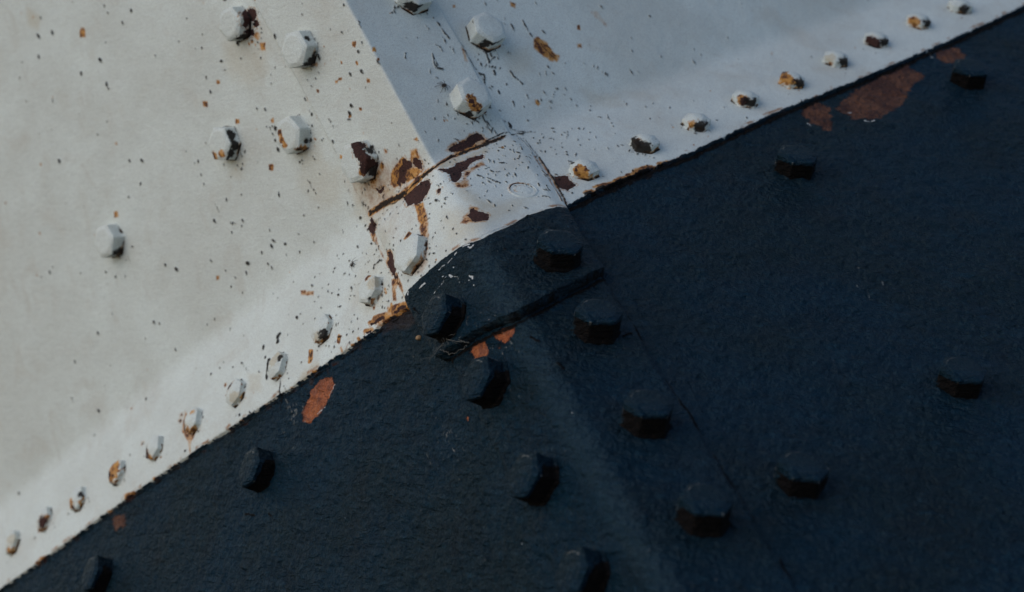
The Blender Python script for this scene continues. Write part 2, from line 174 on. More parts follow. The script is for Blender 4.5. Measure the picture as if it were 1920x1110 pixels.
             ('tan', 'line', [(-78.0, -6.0), (-64.5, -7.2), (-48.9, -15.3), (-32.9, -16.8)], 6.72, 0.7), ('dark', 'line', [(88.9, -12.1), (90.0, -30.1), (91.0, -41.4)], 0.4, 1),
             ('dark', 'line', [(91.0, -41.4), (91.4, -60.6), (91.3, -77.1), (90.5, -95.0), (88.9, -108.1)], 1.5, 1), ('halo', 'line', [(91.3, -77.1), (90.5, -95.0), (88.9, -108.1)], 2.1, 0.5),
             ('halo', 'line', [(90.3, -43.1), (90.7, -62.3), (90.7, -85.0)], 2.94, 0.45), ('dark', 'line', [(-86.8, -34.3), (-87.5, -38.4)], 0.6, 1), ('dark', 'line', [(-85.9, -42.2), (-87.4, -45.6)], 1.1, 1),
             ('halo', 'line', [(-84.3, -25.8), (-87.0, -44.8), (-86.5, -55.7), (-85.9, -66.6)], 1.26, 0.5), ('dark', 'line', [(-100.5, -61.2), (-97.9, -57.6), (-93.3, -58.0), (-89.4, -58.9)], 1.4, 1),
             ('dark', 'line', [(-112.7, -67.1), (-107.7, -65.5)], 1.0, 1), ('dark', 'line', [(70.0, 99.0), (71.9, 90.1)], 1.2, 1), ('dark', 'line', [(50.0, 82.1), (47.4, 75.4), (46.0, 70.0), (51.3, 66.8)], 1.0, 1),
             ('dark', 'line', [(46.8, 71.4), (47.9, 68.7), (51.7, 67.5)], 1.5, 1), ('dark', 'line', [(41.3, 62.4), (42.4, 61.2)], 1.0, 1), ('dark', 'line', [(26.7, 88.7), (24.5, 84.4)], 1.2, 1),
             ('dark', 'line', [(57.3, 88.7), (59.5, 86.4), (60.0, 81.7)], 0.8, 1), ('dark', 'line', [(80.6, 81.8), (79.4, 73.7), (80.9, 58.3), (81.9, 48.0), (77.8, 32.7), (74.6, 27.1)], 0.45, 1),
             ('dark', 'line', [(81.6, 56.4), (84.6, 53.8), (81.4, 47.3)], 2.0, 1), ('dark', 'line', [(96.0, 54.1), (95.1, 51.0)], 1.5, 1), ('dark', 'line', [(110.4, 49.9), (110.9, 44.7), (114.5, 36.9)], 1.4, 1),
             ('dark', 'line', [(148.5, 88.0), (147.9, 79.5), (148.3, 72.4)], 1.5, 1), ('dark', 'line', [(98.1, 75.4), (97.7, 68.8), (95.7, 62.6)], 1.75, 1), ('dark', 'line', [(95.7, 62.6), (103.2, 65.5)], 1.0, 1),
             ('dark', 'line', [(63.8, 22.2), (62.8, 17.6), (63.0, 6.2)], 1.0, 1), ('dark', 'line', [(64.2, 15.5), (66.2, 8.5), (63.3, 5.3)], 1.25, 1), ('dark', 'line', [(82.9, 10.0), (82.6, 5.2)], 2.25, 1),
             ('dark', 'line', [(81.7, 3.8), (89.0, -1.5), (101.3, -8.0)], 1.0, 1), ('dark', 'line', [(48.7, 24.3), (59.2, 23.6), (67.9, 25.8), (74.7, 26.2)], 1.5, 1), ('dark', 'line', [(54.4, 20.2), (56.5, 16.3)], 1.25, 1),
             ('dark', 'line', [(29.8, -44.6), (34.3, -50.9)], 1.3, 1), ('dark', 'line', [(37.2, -52.4), (40.3, -57.9), (44.8, -64.1)], 1.3, 1), ('dark', 'line', [(54.8, -39.9), (58.4, -41.9)], 1.3, 1),
             ('dark', 'line', [(43.5, -45.6), (44.3, -48.0)], 1.3, 1), ('dark', 'line', [(113.4, -67.4), (113.6, -68.8)], 1.3, 1), ('dark', 'line', [(61.8, -20.5), (65.5, -25.6)], 0.9, 1),
             ('dark', 'line', [(54.0, -39.5), (58.7, -42.0)], 0.9, 1), ('dark', 'line', [(39.2, -40.9), (43.4, -41.1)], 0.9, 1), ('dark', 'line', [(47.2, -49.3), (50.7, -51.1)], 0.9, 1),
             ('dark', 'line', [(30.1, -46.2), (33.6, -48.1)], 0.9, 1), ('dark', 'line', [(76.4, -81.3), (76.1, -85.2)], 0.9, 1), ('dark', 'line', [(73.5, -97.8), (78.5, -102.5)], 0.9, 1),
             ('dark', 'line', [(69.4, -50.9), (69.8, -51.9)], 0.9, 1), ('dark', 'line', [(111.1, -104.1), (112.3, -110.9)], 0.9, 1), ('dark', 'line', [(-225.5, -52.7), (-229.8, -59.8)], 4.0, 1),
             ('dark', 'line', [(-246.5, -72.4), (-256.7, -91.1)], 3.5, 1), ('dark', 'line', [(-241.3, -102.1), (-247.8, -115.1), (-255.2, -128.7)], 1.3, 1), ('dark', 'line', [(-224.0, -82.4), (-242.3, -75.4)], 1.0, 1),
             ('halo', 'poly', [(-199.0, -93.6), (-195.1, -96.5), (-202.3, -108.9), (-206.6, -107.2)], 0.8, 1), ('rust', 'line', [(-197.9, -98.0), (-202.9, -107.0)], 1.47, 1),
             ('halo', 'poly', [(-163.4, -100.4), (-160.4, -104.8), (-166.5, -111.4), (-168.5, -107.8)], 0.8, 1), ('halo', 'poly', [(-211.6, -119.7), (-207.8, -121.0), (-211.6, -128.7), (-213.9, -125.6)], 0.8, 1),
             ('tan', 'poly', [(-194.0, -111.4), (-216.1, -112.9), (-233.9, -121.3), (-240.0, -127.4), (-210.3, -134.4), (-199.4, -124.9)], 3, 0.55),
             ('tan', 'poly', [(-276.5, -69.8), (-260.5, -81.2), (-268.0, -101.0), (-282.7, -90.8)], 3, 0.4), ('halo', 'poly', [(-183.0, -24.1), (-169.4, -36.5), (-171.2, -41.0), (-185.3, -29.9)], 1.2, 0.5),
             ('halo', 'poly', [(-104.3, -109.5), (-93.4, -114.6), (-82.9, -122.9), (-86.8, -140.3), (-97.6, -138.8), (-114.6, -125.7)], 2, 0.7),
             ('halo', 'poly', [(-119.8, -114.8), (-107.6, -117.3), (-109.7, -129.5), (-122.2, -128.1)], 2, 0.55), ('halo', 'poly', [(-286.0, 304.3), (-279.9, 300.4), (-283.2, 295.7), (-289.3, 299.6)], 1.5, 0.95),
             ('halo', 'poly', [(-347.6, 365.0), (-344.4, 362.8), (-346.1, 360.4), (-349.3, 362.5)], 0.75, 0.3), ('halo', 'poly', [(-187.5, 168.4), (-183.0, 165.7), (-185.5, 161.9), (-190.0, 164.7)], 1.25, 0.95),
             ('halo', 'poly', [(-349.7, 150.4), (-344.5, 147.5), (-347.3, 143.5), (-352.4, 146.4)], 1.25, 0.8), ('halo', 'poly', [(-308.7, 199.6), (-305.7, 197.8), (-307.3, 195.5), (-310.3, 197.2)], 0.75, 0.5),
             ('halo', 'poly', [(-163.3, 135.9), (-159.8, 133.9), (-161.8, 130.9), (-165.3, 133.0)], 1.0, 0.9), ('halo', 'poly', [(-128.2, 115.4), (-124.8, 113.4), (-126.8, 110.5), (-130.1, 112.5)], 1.0, 0.7),
             ('halo', 'poly', [(-153.0, 86.1), (-148.7, 83.6), (-151.2, 80.0), (-155.5, 82.4)], 1.25, 0.95), ('halo', 'poly', [(-161.9, 175.0), (-158.4, 172.8), (-160.4, 169.9), (-163.9, 172.0)], 1.0, 0.6),
             ('halo', 'poly', [(-161.2, 174.0), (-158.5, 172.4), (-160.1, 170.2), (-162.7, 171.8)], 0.75, 0.6), ('halo', 'poly', [(-13.9, 115.2), (-10.9, 113.3), (-12.7, 110.5), (-15.7, 112.4)], 1.0, 0.9),
             ('halo', 'poly', [(1.3, 101.0), (4.1, 100.2), (2.4, 96.8), (-0.5, 97.8)], 1.0, 0.95), ('halo', 'poly', [(1.0, 91.8), (3.2, 91.2), (1.9, 88.7), (-0.3, 89.4)], 0.75, 0.9),
             ('halo', 'poly', [(-33.5, 110.5), (-31.6, 109.3), (-32.8, 107.5), (-34.7, 108.8)], 0.625, 0.9), ('halo', 'poly', [(-46.9, 100.7), (-44.6, 99.3), (-46.0, 97.2), (-48.3, 98.6)], 0.75, 0.7),
             ('halo', 'poly', [(-43.2, 100.9), (-40.9, 99.5), (-42.3, 97.4), (-44.6, 98.8)], 0.75, 0.7), ('halo', 'poly', [(-68.9, 105.6), (-67.0, 104.3), (-68.1, 102.6), (-70.1, 103.8)], 0.625, 0.7),
             ('halo', 'poly', [(-19.0, 84.0), (-16.7, 82.6), (-18.1, 80.5), (-20.4, 81.9)], 0.75, 0.8), ('halo', 'poly', [(-38.1, 70.7), (-35.8, 69.3), (-37.2, 67.2), (-39.5, 68.6)], 0.75, 0.8),
             ('halo', 'poly', [(-51.2, 72.7), (-48.9, 71.3), (-50.3, 69.2), (-52.6, 70.6)], 0.75, 0.8), ('halo', 'poly', [(-78.4, 50.9), (-75.2, 49.1), (-77.1, 46.3), (-80.2, 48.1)], 1.0, 1),
             ('halo', 'poly', [(-266.4, 41.5), (-262.6, 39.5), (-264.7, 36.5), (-268.5, 38.4)], 1.0, 0.7), ('halo', 'poly', [(-100.1, 171.2), (-95.1, 168.1), (-98.0, 163.7), (-103.0, 166.9)], 1.5, 0.9),
             ('halo', 'poly', [(-107.9, 178.8), (-105.4, 177.2), (-106.9, 175.0), (-109.4, 176.6)], 0.75, 0.6), ('halo', 'poly', [(-335.4, 352.3), (-332.3, 350.2), (-334.0, 347.7), (-337.1, 349.8)], 0.75, 0.4),
             ('halo', 'poly', [(-135.4, 235.4), (-133.6, 234.3), (-134.6, 232.8), (-136.4, 233.9)], 0.5, 0.4), ('halo', 'poly', [(-283.1, 306.0), (-279.1, 303.4), (-281.3, 300.2), (-285.3, 302.8)], 1.0, 0.5),
             ('halo', 'poly', [(-146.8, 117.8), (-145.1, 116.8), (-146.1, 115.3), (-147.8, 116.3)], 0.5, 0.4), ('halo', 'poly', [(197.8, 69.1), (201.1, 68.2), (198.9, 64.5), (195.6, 65.4)], 1.0, 0.8),
             ('halo', 'poly', [(91.9, 118.8), (95.0, 117.9), (93.0, 114.3), (89.9, 115.2)], 1.0, 0.6), ('halo', 'poly', [(378.3, -13.1), (380.9, -14.4), (378.2, -19.0), (375.6, -17.7)], 0.75, 0.3),
             ('halo', 'poly', [(-368.5, -57.6), (-361.6, -91.6), (-371.8, -99.4), (-379.8, -115.6), (-376.5, -96.3), (-380.8, -79.0)], 1.2, 0.5),
             ('tan', 'poly', [(-336.5, 363.2), (-325.6, 345.4), (-335.5, 337.1), (-346.6, 348.4)], 3, 0.45),
             ('tan', 'poly', [(-132.4, 192.7), (-94.3, 165.8), (-106.4, 150.1), (-131.7, 147.7), (-146.3, 169.8), (-143.4, 183.8)], 9, 0.4),
             ('tan', 'poly', [(-118.2, 75.7), (-85.5, 41.9), (-102.5, 19.7), (-125.5, 27.5), (-134.3, 54.8)], 9, 0.35), ('tan', 'poly', [(-77.9, 31.0), (-48.8, 14.5), (-49.3, -17.3), (-83.3, -25.3), (-96.0, 7.2)], 6, 0.4),
             ('tan', 'poly', [(-188.0, 116.3), (-174.2, 103.1), (-186.7, 92.1), (-199.3, 101.9)], 5, 0.35), ('tan', 'poly', [(-112.9, 82.7), (-92.5, 70.7), (-98.0, 54.0), (-118.4, 65.8)], 5, 0.3),
             ('tan', 'poly', [(114.2, 70.9), (138.8, 63.9), (132.4, 45.2), (110.2, 46.6)], 6, 0.35), ('tan', 'poly', [(170.6, 13.5), (198.0, 0.2), (195.8, -16.3), (166.9, -1.1)], 6, 0.3),
             ('scratch_and_sheen', 'line', [(-83.5, 84.3), (-82.9, 69.0), (-81.2, 53.2)], 0.5, 1), ('scratch_and_sheen', 'line', [(-233.5, 121.4), (-229.4, 107.5)], 0.5, 1), ('scratch_and_sheen', 'line', [(-163.7, 56.2), (-154.7, 40.1)], 0.5, 1),
             ('scratch_and_sheen', 'line', [(-217.3, 174.3), (-214.1, 167.6)], 0.5, 1), ('scratch_and_sheen', 'line', [(-429.4, 209.8), (-413.1, 211.1)], 0.5, 1), ('scratch_and_sheen', 'line', [(-378.7, 314.3), (-368.8, 318.8)], 0.5, 1),
             ('scratch_and_sheen', 'line', [(-415.7, -9.6), (-401.2, -14.8)], 0.5, 1),
             ('primer', 'poly', [(-25.4, -204.5), (-20.4, -203.3), (-12.9, -206.1), (-7.1, -208.5), (-8.9, -214.0), (-15.5, -216.8), (-21.5, -216.6), (-24.6, -211.9)], 0, 1),
             ('primer', 'poly', [(-51.3, -203.9), (-45.2, -200.6), (-35.4, -204.8), (-37.2, -214.3), (-45.3, -220.0), (-50.0, -218.5), (-51.6, -210.5)], 0, 1),
             ('primer', 'poly', [(-26.4, -216.3), (-25.3, -216.7), (-25.6, -218.4), (-26.8, -218.0)], 0, 1),
             ('primer', 'poly', [(-232.9, -147.5), (-219.7, -136.0), (-203.2, -126.9), (-188.6, -132.4), (-186.2, -143.6), (-202.5, -154.5), (-217.2, -161.3), (-229.1, -164.7), (-235.3, -157.3)], 0, 1),
             ('primer', 'poly', [(-81.0, -254.4), (-79.4, -256.0), (-81.4, -258.9), (-82.7, -256.8)], 0, 1), ('brown', 'poly', [(357.4, -104.1), (379.3, -100.1), (390.2, -114.9), (366.8, -133.9), (357.7, -122.1)], 0, 1),
             ('brown', 'poly', [(368.7, -126.1), (385.6, -121.6), (372.1, -141.1), (362.4, -140.3)], 0, 1),
             ('brown', 'poly', [(395.3, -117.6), (425.1, -105.5), (466.8, -98.5), (504.6, -98.4), (512.9, -122.3), (488.7, -129.0), (460.1, -147.0), (427.1, -152.4), (401.4, -138.9)], 0, 1),
             ('brown', 'poly', [(546.4, -94.7), (573.7, -100.4), (578.5, -116.1), (559.0, -123.3), (544.5, -111.9)], 0, 1), ('brown', 'poly', [(-510.7, -115.2), (-490.6, -118.1), (-492.4, -132.7), (-510.0, -131.2)], 0, 1),
             ('rustn', 'poly', [(482.9, -97.1), (503.0, -100.5), (485.8, -113.2), (434.0, -133.3), (417.9, -115.7), (453.8, -106.2)], 3, 0.6), ('chip', 'line', [(-12.6, -114.7), (-9.3, -114.7), (-6.3, -116.3)], 1.34, 1),
             ('chip', 'line', [(-8.1, -118.0), (-6.8, -121.3), (-4.0, -119.3)], 1.26, 1), ('chip', 'line', [(-67.5, -123.9), (-64.0, -122.9), (-59.9, -122.5)], 1.09, 1),
             ('chip', 'line', [(-43.0, -119.5), (-36.0, -118.9)], 0.84, 1), ('chip', 'line', [(-32.6, -118.9), (-27.0, -118.2)], 0.84, 1), ('chip', 'line', [(-23.4, -116.4), (-20.1, -115.4)], 0.92, 1),
             ('chip', 'line', [(-36.1, -131.7), (-34.6, -134.5)], 1.89, 1), ('chip', 'line', [(-42.5, -128.0), (-41.8, -128.6)], 1.26, 1),
             ('chip', 'line', [(-39.8, -130.3), (-44.0, -133.3), (-47.5, -135.7), (-51.7, -136.6), (-57.6, -138.8)], 0.38, 1), ('chip', 'line', [(-34.6, -134.5), (-30.4, -137.9), (-30.5, -146.2)], 0.29, 1),
             ('chip', 'line', [(-19.9, -146.5), (-18.6, -148.6), (-19.3, -150.1)], 1.34, 1), ('chip', 'line', [(-22.4, -149.7), (-22.1, -150.1)], 0.84, 1), ('chip', 'line', [(-20.0, -157.4), (-19.9, -157.7)], 1.26, 1),
             ('chip', 'line', [(-29.3, -127.1), (-29.2, -127.4)], 1.26, 1), ('chip', 'line', [(-78.7, -118.6), (-79.7, -122.1)], 1.26, 1), ('chip', 'line', [(-66.6, -123.9), (-60.0, -123.3)], 1.01, 1),
             ('chip', 'line', [(-207.4, -157.9), (-217.8, -159.5)], 0.84, 1), ('chip', 'line', [(-187.3, -142.8), (-197.7, -151.1)], 0.67, 1), ('chip', 'line', [(402.3, -127.7), (405.5, -130.2)], 1.26, 1),
             ('chip', 'line', [(410.3, -146.2), (419.6, -152.9)], 1.26, 1), ('chip', 'line', [(354.7, -121.4), (357.0, -125.2)], 1.26, 1), ('chip', 'line', [(541.4, -89.1), (538.5, -102.8)], 1.26, 1),
             ('chip', 'line', [(-19.0, -211.4), (-19.0, -212.4)], 0.5, 1), ('chip', 'line', [(-12.1, -225.8), (-12.0, -226.8)], 0.5, 1), ('chip', 'line', [(1.4, -308.2), (1.5, -309.1)], 0.5, 1),
             ('chip', 'line', [(-3.1, -347.8), (-3.0, -348.6)], 0.5, 1), ('chip', 'line', [(2.1, -439.4), (2.1, -440.2)], 0.5, 1), ('chip', 'line', [(-155.7, -308.7), (-155.5, -309.7)], 0.5, 1),
             ('chip', 'line', [(-85.3, -381.4), (-85.2, -382.3)], 0.5, 1), ('chip', 'line', [(-229.2, -274.1), (-229.0, -275.1)], 0.5, 1), ('chip', 'line', [(-263.7, -269.2), (-263.5, -270.2)], 0.5, 1),
             ('chip', 'line', [(244.1, -472.8), (244.0, -473.6)], 0.5, 1), ('chip', 'line', [(280.7, -300.9), (280.6, -301.9)], 0.5, 1), ('dust_and_glint', 'line', [(206.2, -214.6), (206.3, -215.4)], 0.92, 1),
             ('dust_and_glint', 'line', [(189.4, -225.3), (189.5, -226.1)], 0.92, 1), ('dust_and_glint', 'line', [(264.8, -228.5), (266.9, -239.3)], 0.42, 1), ('dust_and_glint', 'line', [(291.3, -301.0), (292.7, -302.5)], 0.84, 1),
             ('dust_and_glint', 'line', [(303.0, -324.9), (302.1, -327.8)], 1.68, 1), ('dust_and_glint', 'line', [(279.5, -316.6), (279.4, -318.5)], 1.68, 1), ('dust_and_glint', 'line', [(285.9, -325.6), (280.6, -336.1)], 0.42, 1),
             ('ridge', 'line', [(380.2, -295.7), (388.6, -306.3)], 2.1, 1), ('ridge', 'line', [(405.8, -305.9), (413.3, -317.6)], 2.1, 1), ('ridge', 'line', [(176.9, -447.6), (186.0, -457.3), (187.6, -469.9)], 2.1, 1),
             ('ridge', 'line', [(172.6, -461.1), (187.6, -469.9)], 1.26, 1), ('ridge', 'line', [(158.1, -496.0), (160.7, -501.0)], 1.68, 1), ('ridge', 'line', [(194.8, -259.5), (217.3, -279.0), (241.2, -305.2)], 0.84, 1),
             ('ridge', 'line', [(296.8, -349.9), (313.4, -372.6)], 0.84, 1), ('ridge', 'line', [(1.5, -246.4), (14.0, -250.6), (20.8, -251.5)], 2.1, 1), ('ridge', 'line', [(79.3, -397.9), (82.5, -405.0)], 2.1, 1),
             ('dark', 'line', [(110.3, -104.8), (115.1, -104.5)], 2.94, 0.9), ('halo', 'line', [(109.9, -102.2), (117.4, -103.0)], 3.15, 0.7), ('dark', 'line', [(115.9, -106.0), (119.4, -105.8)], 2.1, 0.9),
             ('halo', 'line', [(115.7, -104.1), (121.0, -104.7)], 2.25, 0.7), ('dark', 'line', [(122.3, -104.0), (128.5, -103.6)], 3.78, 0.9), ('halo', 'line', [(121.8, -100.7), (131.5, -101.8)], 4.05, 0.7),
             ('dark', 'line', [(129.2, -105.7), (133.4, -105.4)], 2.52, 0.9), ('halo', 'line', [(129.0, -103.5), (135.4, -104.2)], 2.7, 0.7), ('dark', 'line', [(134.7, -105.9), (140.3, -105.6)], 3.36, 0.9),
             ('halo', 'line', [(134.3, -103.0), (143.0, -103.9)], 3.6, 0.7), ('dark', 'line', [(142.0, -105.4), (148.4, -105.0)], 3.78, 0.9), ('halo', 'line', [(141.6, -102.1), (151.4, -103.1)], 4.05, 0.7),
             ('dark', 'line', [(150.0, -105.9), (153.6, -105.7)], 2.1, 0.9), ('halo', 'line', [(149.8, -104.0), (155.3, -104.6)], 2.25, 0.7), ('dark', 'line', [(156.1, -106.3), (163.3, -105.8)], 4.2, 0.9),
             ('halo', 'line', [(155.7, -102.5), (166.7, -103.7)], 4.5, 0.7), ('dark', 'line', [(165.0, -104.1), (173.0, -103.6)], 4.62, 0.9), ('halo', 'line', [(164.6, -100.0), (176.8, -101.3)], 4.95, 0.7),
             ('dark', 'line', [(172.8, -104.6), (178.7, -104.2)], 3.36, 0.9), ('halo', 'line', [(172.5, -101.6), (181.5, -102.5)], 3.6, 0.7), ('dark', 'line', [(180.6, -106.8), (185.0, -106.5)], 2.52, 0.9),
             ('halo', 'line', [(180.4, -104.5), (187.1, -105.2)], 2.7, 0.7), ('dark', 'line', [(189.9, -105.8), (195.9, -105.4)], 3.36, 0.9), ('halo', 'line', [(189.7, -102.7), (198.7, -103.7)], 3.6, 0.7),
             ('dark', 'line', [(199.2, -106.1), (202.9, -105.9)], 2.1, 0.9), ('halo', 'line', [(199.0, -104.2), (204.7, -104.8)], 2.25, 0.7), ('halo', 'line', [(210.8, -106.4), (213.8, -106.3)], 1.68, 0.9),
             ('halo', 'line', [(210.7, -104.9), (215.3, -105.4)], 1.8, 0.7), ('dark', 'line', [(134.9, -110.3), (139.1, -110.0)], 2.52, 0.9), ('halo', 'line', [(134.6, -108.1), (141.1, -108.8)], 2.7, 0.7),
             ('dark', 'line', [(118.0, -108.6), (121.5, -108.4)], 2.1, 0.9), ('halo', 'line', [(117.8, -106.8), (123.1, -107.4)], 2.25, 0.7), ('dark', 'line', [(152.4, -110.3), (155.9, -110.1)], 2.1, 0.9),
             ('halo', 'line', [(152.2, -108.4), (157.6, -109.0)], 2.25, 0.7), ('dark', 'line', [(172.0, -111.5), (175.7, -111.3)], 2.1, 0.9), ('halo', 'line', [(171.9, -109.6), (177.4, -110.2)], 2.25, 0.7),
             ('halo', 'line', [(252.0, -105.0), (254.3, -104.9)], 1.26, 0.9), ('halo', 'line', [(251.9, -103.9), (255.5, -104.2)], 1.35, 0.7), ('halo', 'line', [(291.4, -102.3), (294.7, -102.1)], 1.68, 0.9),
             ('halo', 'line', [(291.4, -100.7), (296.2, -101.2)], 1.8, 0.7), ('halo', 'line', [(339.8, -99.4), (342.4, -99.3)], 1.26, 0.9), ('halo', 'line', [(339.8, -98.2), (343.6, -98.6)], 1.35, 0.7),
             ('halo', 'line', [(381.9, -97.9), (384.6, -97.7)], 1.26, 0.9), ('halo', 'line', [(381.9, -96.6), (385.9, -97.0)], 1.35, 0.7), ('rust', 'line', [(-126.9, -114.3), (-121.8, -115.5)], 2.94, 0.9),
             ('halo', 'line', [(-127.6, -111.6), (-119.6, -114.8)], 4.9, 0.7), ('rust', 'line', [(-119.8, -114.5), (-113.3, -116.1)], 3.78, 0.9), ('halo', 'line', [(-120.7, -111.0), (-110.5, -115.1)], 6.3, 0.7),
             ('rust', 'line', [(-100.8, -119.0), (-96.5, -120.0)], 2.52, 0.9), ('halo', 'line', [(-101.3, -116.7), (-94.7, -119.4)], 4.2, 0.7), ('rust', 'line', [(-94.8, -118.4), (-89.2, -119.8)], 3.36, 0.9),
             ('halo', 'line', [(-95.6, -115.4), (-86.8, -118.9)], 5.6, 0.7), ('rust', 'line', [(-135.2, -119.0), (-130.8, -120.0)], 2.52, 0.9), ('halo', 'line', [(-135.8, -116.6), (-128.9, -119.3)], 4.2, 0.7),
             ('halo', 'line', [(-154.6, -122.1), (-151.6, -122.7)], 1.68, 0.9), ('halo', 'line', [(-155.0, -120.5), (-150.4, -122.3)], 2.8, 0.7), ('rust', 'line', [(-181.2, -123.6), (-177.3, -124.4)], 2.1, 0.9),
             ('halo', 'line', [(-181.7, -121.6), (-175.7, -123.9)], 3.5, 0.7), ('halo', 'line', [(-204.3, -120.7), (-201.1, -121.4)], 1.68, 0.9), ('halo', 'line', [(-204.8, -119.1), (-199.8, -120.9)], 2.8, 0.7),
             ('halo', 'line', [(-234.5, -120.3), (-231.2, -121.0)], 1.68, 0.9), ('halo', 'line', [(-235.0, -118.7), (-229.9, -120.6)], 2.8, 0.7), ('halo', 'line', [(-269.5, -118.6), (-266.1, -119.3)], 1.68, 0.9),
             ('halo', 'line', [(-270.1, -116.9), (-264.8, -118.9)], 2.8, 0.7), ('rust', 'line', [(-303.8, -116.8), (-299.5, -117.8)], 2.1, 0.9), ('halo', 'line', [(-304.6, -114.7), (-297.7, -117.2)], 3.5, 0.7),
             ('halo', 'line', [(-322.5, -115.6), (-319.0, -116.4)], 1.68, 0.9), ('halo', 'line', [(-323.1, -113.9), (-317.5, -115.9)], 2.8, 0.7), ('halo', 'line', [(-362.1, -115.3), (-359.3, -115.9)], 1.26, 0.9),
             ('halo', 'line', [(-362.6, -114.0), (-358.2, -115.6)], 2.1, 0.7), ('halo', 'line', [(-403.0, -111.9), (-399.2, -112.7)], 1.68, 0.9), ('halo', 'line', [(-403.7, -110.1), (-397.7, -112.2)], 2.8, 0.7),
             ('halo', 'line', [(-436.4, -109.2), (-432.5, -110.0)], 1.68, 0.9), ('halo', 'line', [(-437.2, -107.4), (-431.0, -109.5)], 2.8, 0.7), ('rust', 'line', [(-479.8, -106.8), (-472.7, -108.2)], 2.94, 0.9),
             ('halo', 'line', [(-481.3, -103.6), (-469.9, -107.4)], 4.9, 0.7), ('rust', 'line', [(-482.9, -108.9), (-477.8, -109.9)], 2.1, 0.9), ('halo', 'line', [(-484.0, -106.6), (-475.9, -109.3)], 3.5, 0.7),
             ('halo', 'line', [(-512.5, -108.8), (-508.3, -109.6)], 1.68, 0.9), ('halo', 'line', [(-513.4, -107.0), (-506.7, -109.1)], 2.8, 0.7), ('halo', 'line', [(-573.9, -108.9), (-569.5, -109.7)], 1.68, 0.9),
             ('halo', 'line', [(-574.9, -107.0), (-567.8, -109.2)], 2.8, 0.7), ('rust', 'line', [(-633.0, -106.0), (-627.3, -107.1)], 2.1, 0.9), ('halo', 'line', [(-634.5, -103.6), (-625.1, -106.4)], 3.5, 0.7),
             ('halo', 'line', [(-642.7, -106.5), (-638.1, -107.4)], 1.68, 0.9), ('halo', 'line', [(-643.9, -104.6), (-636.3, -106.8)], 2.8, 0.7), ('halo', 'line', [(-145.4, -118.5), (-147.0, -125.6)], 3.0, 0.8),
             ('halo', 'line', [(-166.1, -115.7), (-166.4, -119.6)], 1.5, 0.8), ('halo', 'line', [(-117.0, -96.2), (-117.8, -101.2)], 2.0, 0.8), ('halo', 'line', [(-99.2, -89.0), (-100.0, -94.0)], 2.0, 0.8),
             ('halo', 'line', [(-99.4, -109.3), (-100.7, -115.2)], 2.5, 0.8), ('halo', 'line', [(-118.9, -84.8), (-119.2, -88.8)], 1.5, 0.8), ('halo', 'line', [(-189.7, -122.1), (-190.3, -127.1)], 2.0, 0.8),
             ('halo', 'poly', [(-87.4, 34.8), (-50.5, 28.2), (-4.0, 1.3), (-28.2, -56.5), (-60.8, -86.4), (-85.2, -36.1), (-83.1, 3.4)], 14, 0.16),
             ('halo', 'poly', [(-87.8, 36.7), (-50.8, 30.0), (-1.7, 6.3), (-13.9, -19.2), (-81.1, -4.1)], 12, 0.16), ('tan', 'poly', [(-14.7, -68.5), (65.3, -95.3), (40.5, -103.8), (-2.3, -108.0), (-22.0, -98.0)], 8, 0.5),
             ('tan', 'poly', [(-86.1, -25.6), (-56.8, -36.0), (-94.2, -106.4), (-79.8, -117.8), (-123.0, -111.9), (-139.7, -70.4)], 9, 0.3), ('dust_and_glint', 'line', [(-249.1, -165.6), (-252.0, -167.4)], 0.55, 1),
             ('dust_and_glint', 'line', [(-255.1, -175.5), (-257.5, -177.4)], 0.77, 1), ('dust_and_glint', 'line', [(-249.1, -140.6), (-251.8, -143.0)], 0.56, 1), ('dust_and_glint', 'line', [(-242.6, -143.3), (-244.6, -144.7)], 1.03, 1),
             ('dust_and_glint', 'line', [(-245.1, -143.2), (-247.7, -146.2)], 0.54, 1), ('dust_and_glint', 'line', [(-243.3, -132.8), (-243.3, -135.3)], 0.91, 1), ('dust_and_glint', 'line', [(-249.6, -136.5), (-248.8, -140.4)], 0.59, 1),
             ('dust_and_glint', 'line', [(-234.0, -157.6), (-234.7, -159.1)], 1.06, 1), ('dust_and_glint', 'line', [(-246.7, -129.3), (-245.6, -132.4)], 0.71, 1), ('dust_and_glint', 'line', [(-238.7, -139.3), (-238.0, -141.4)], 0.91, 1),
             ('dust_and_glint', 'line', [(-237.3, -117.2), (-236.7, -120.8)], 0.62, 1), ('dust_and_glint', 'line', [(-241.9, -152.9), (-242.3, -154.2)], 1.04, 1), ('dust_and_glint', 'line', [(-249.9, -135.3), (-251.8, -136.2)], 0.51, 1),
             ('dust_and_glint', 'line', [(-246.6, -145.9), (-247.8, -147.7)], 0.99, 1), ('dust_and_glint', 'line', [(-238.1, -139.5), (-239.2, -140.7)], 0.89, 1), ('dust_and_glint', 'line', [(-238.2, -142.7), (-237.7, -145.4)], 0.51, 1),
             ('dust_and_glint', 'line', [(-238.3, -133.3), (-240.7, -134.5)], 0.64, 1), ('dust_and_glint', 'line', [(-248.9, -143.5), (-250.3, -145.9)], 0.67, 1), ('dust_and_glint', 'line', [(-241.1, -144.7), (-243.9, -146.0)], 0.72, 1),
             ('dust_and_glint', 'line', [(-235.9, -132.7), (-236.4, -137.0)], 0.54, 1), ('dust_and_glint', 'line', [(-239.4, -143.8), (-241.0, -146.1)], 0.94, 1), ('dust_and_glint', 'line', [(-257.5, -155.1), (-261.1, -156.9)], 0.63, 1),
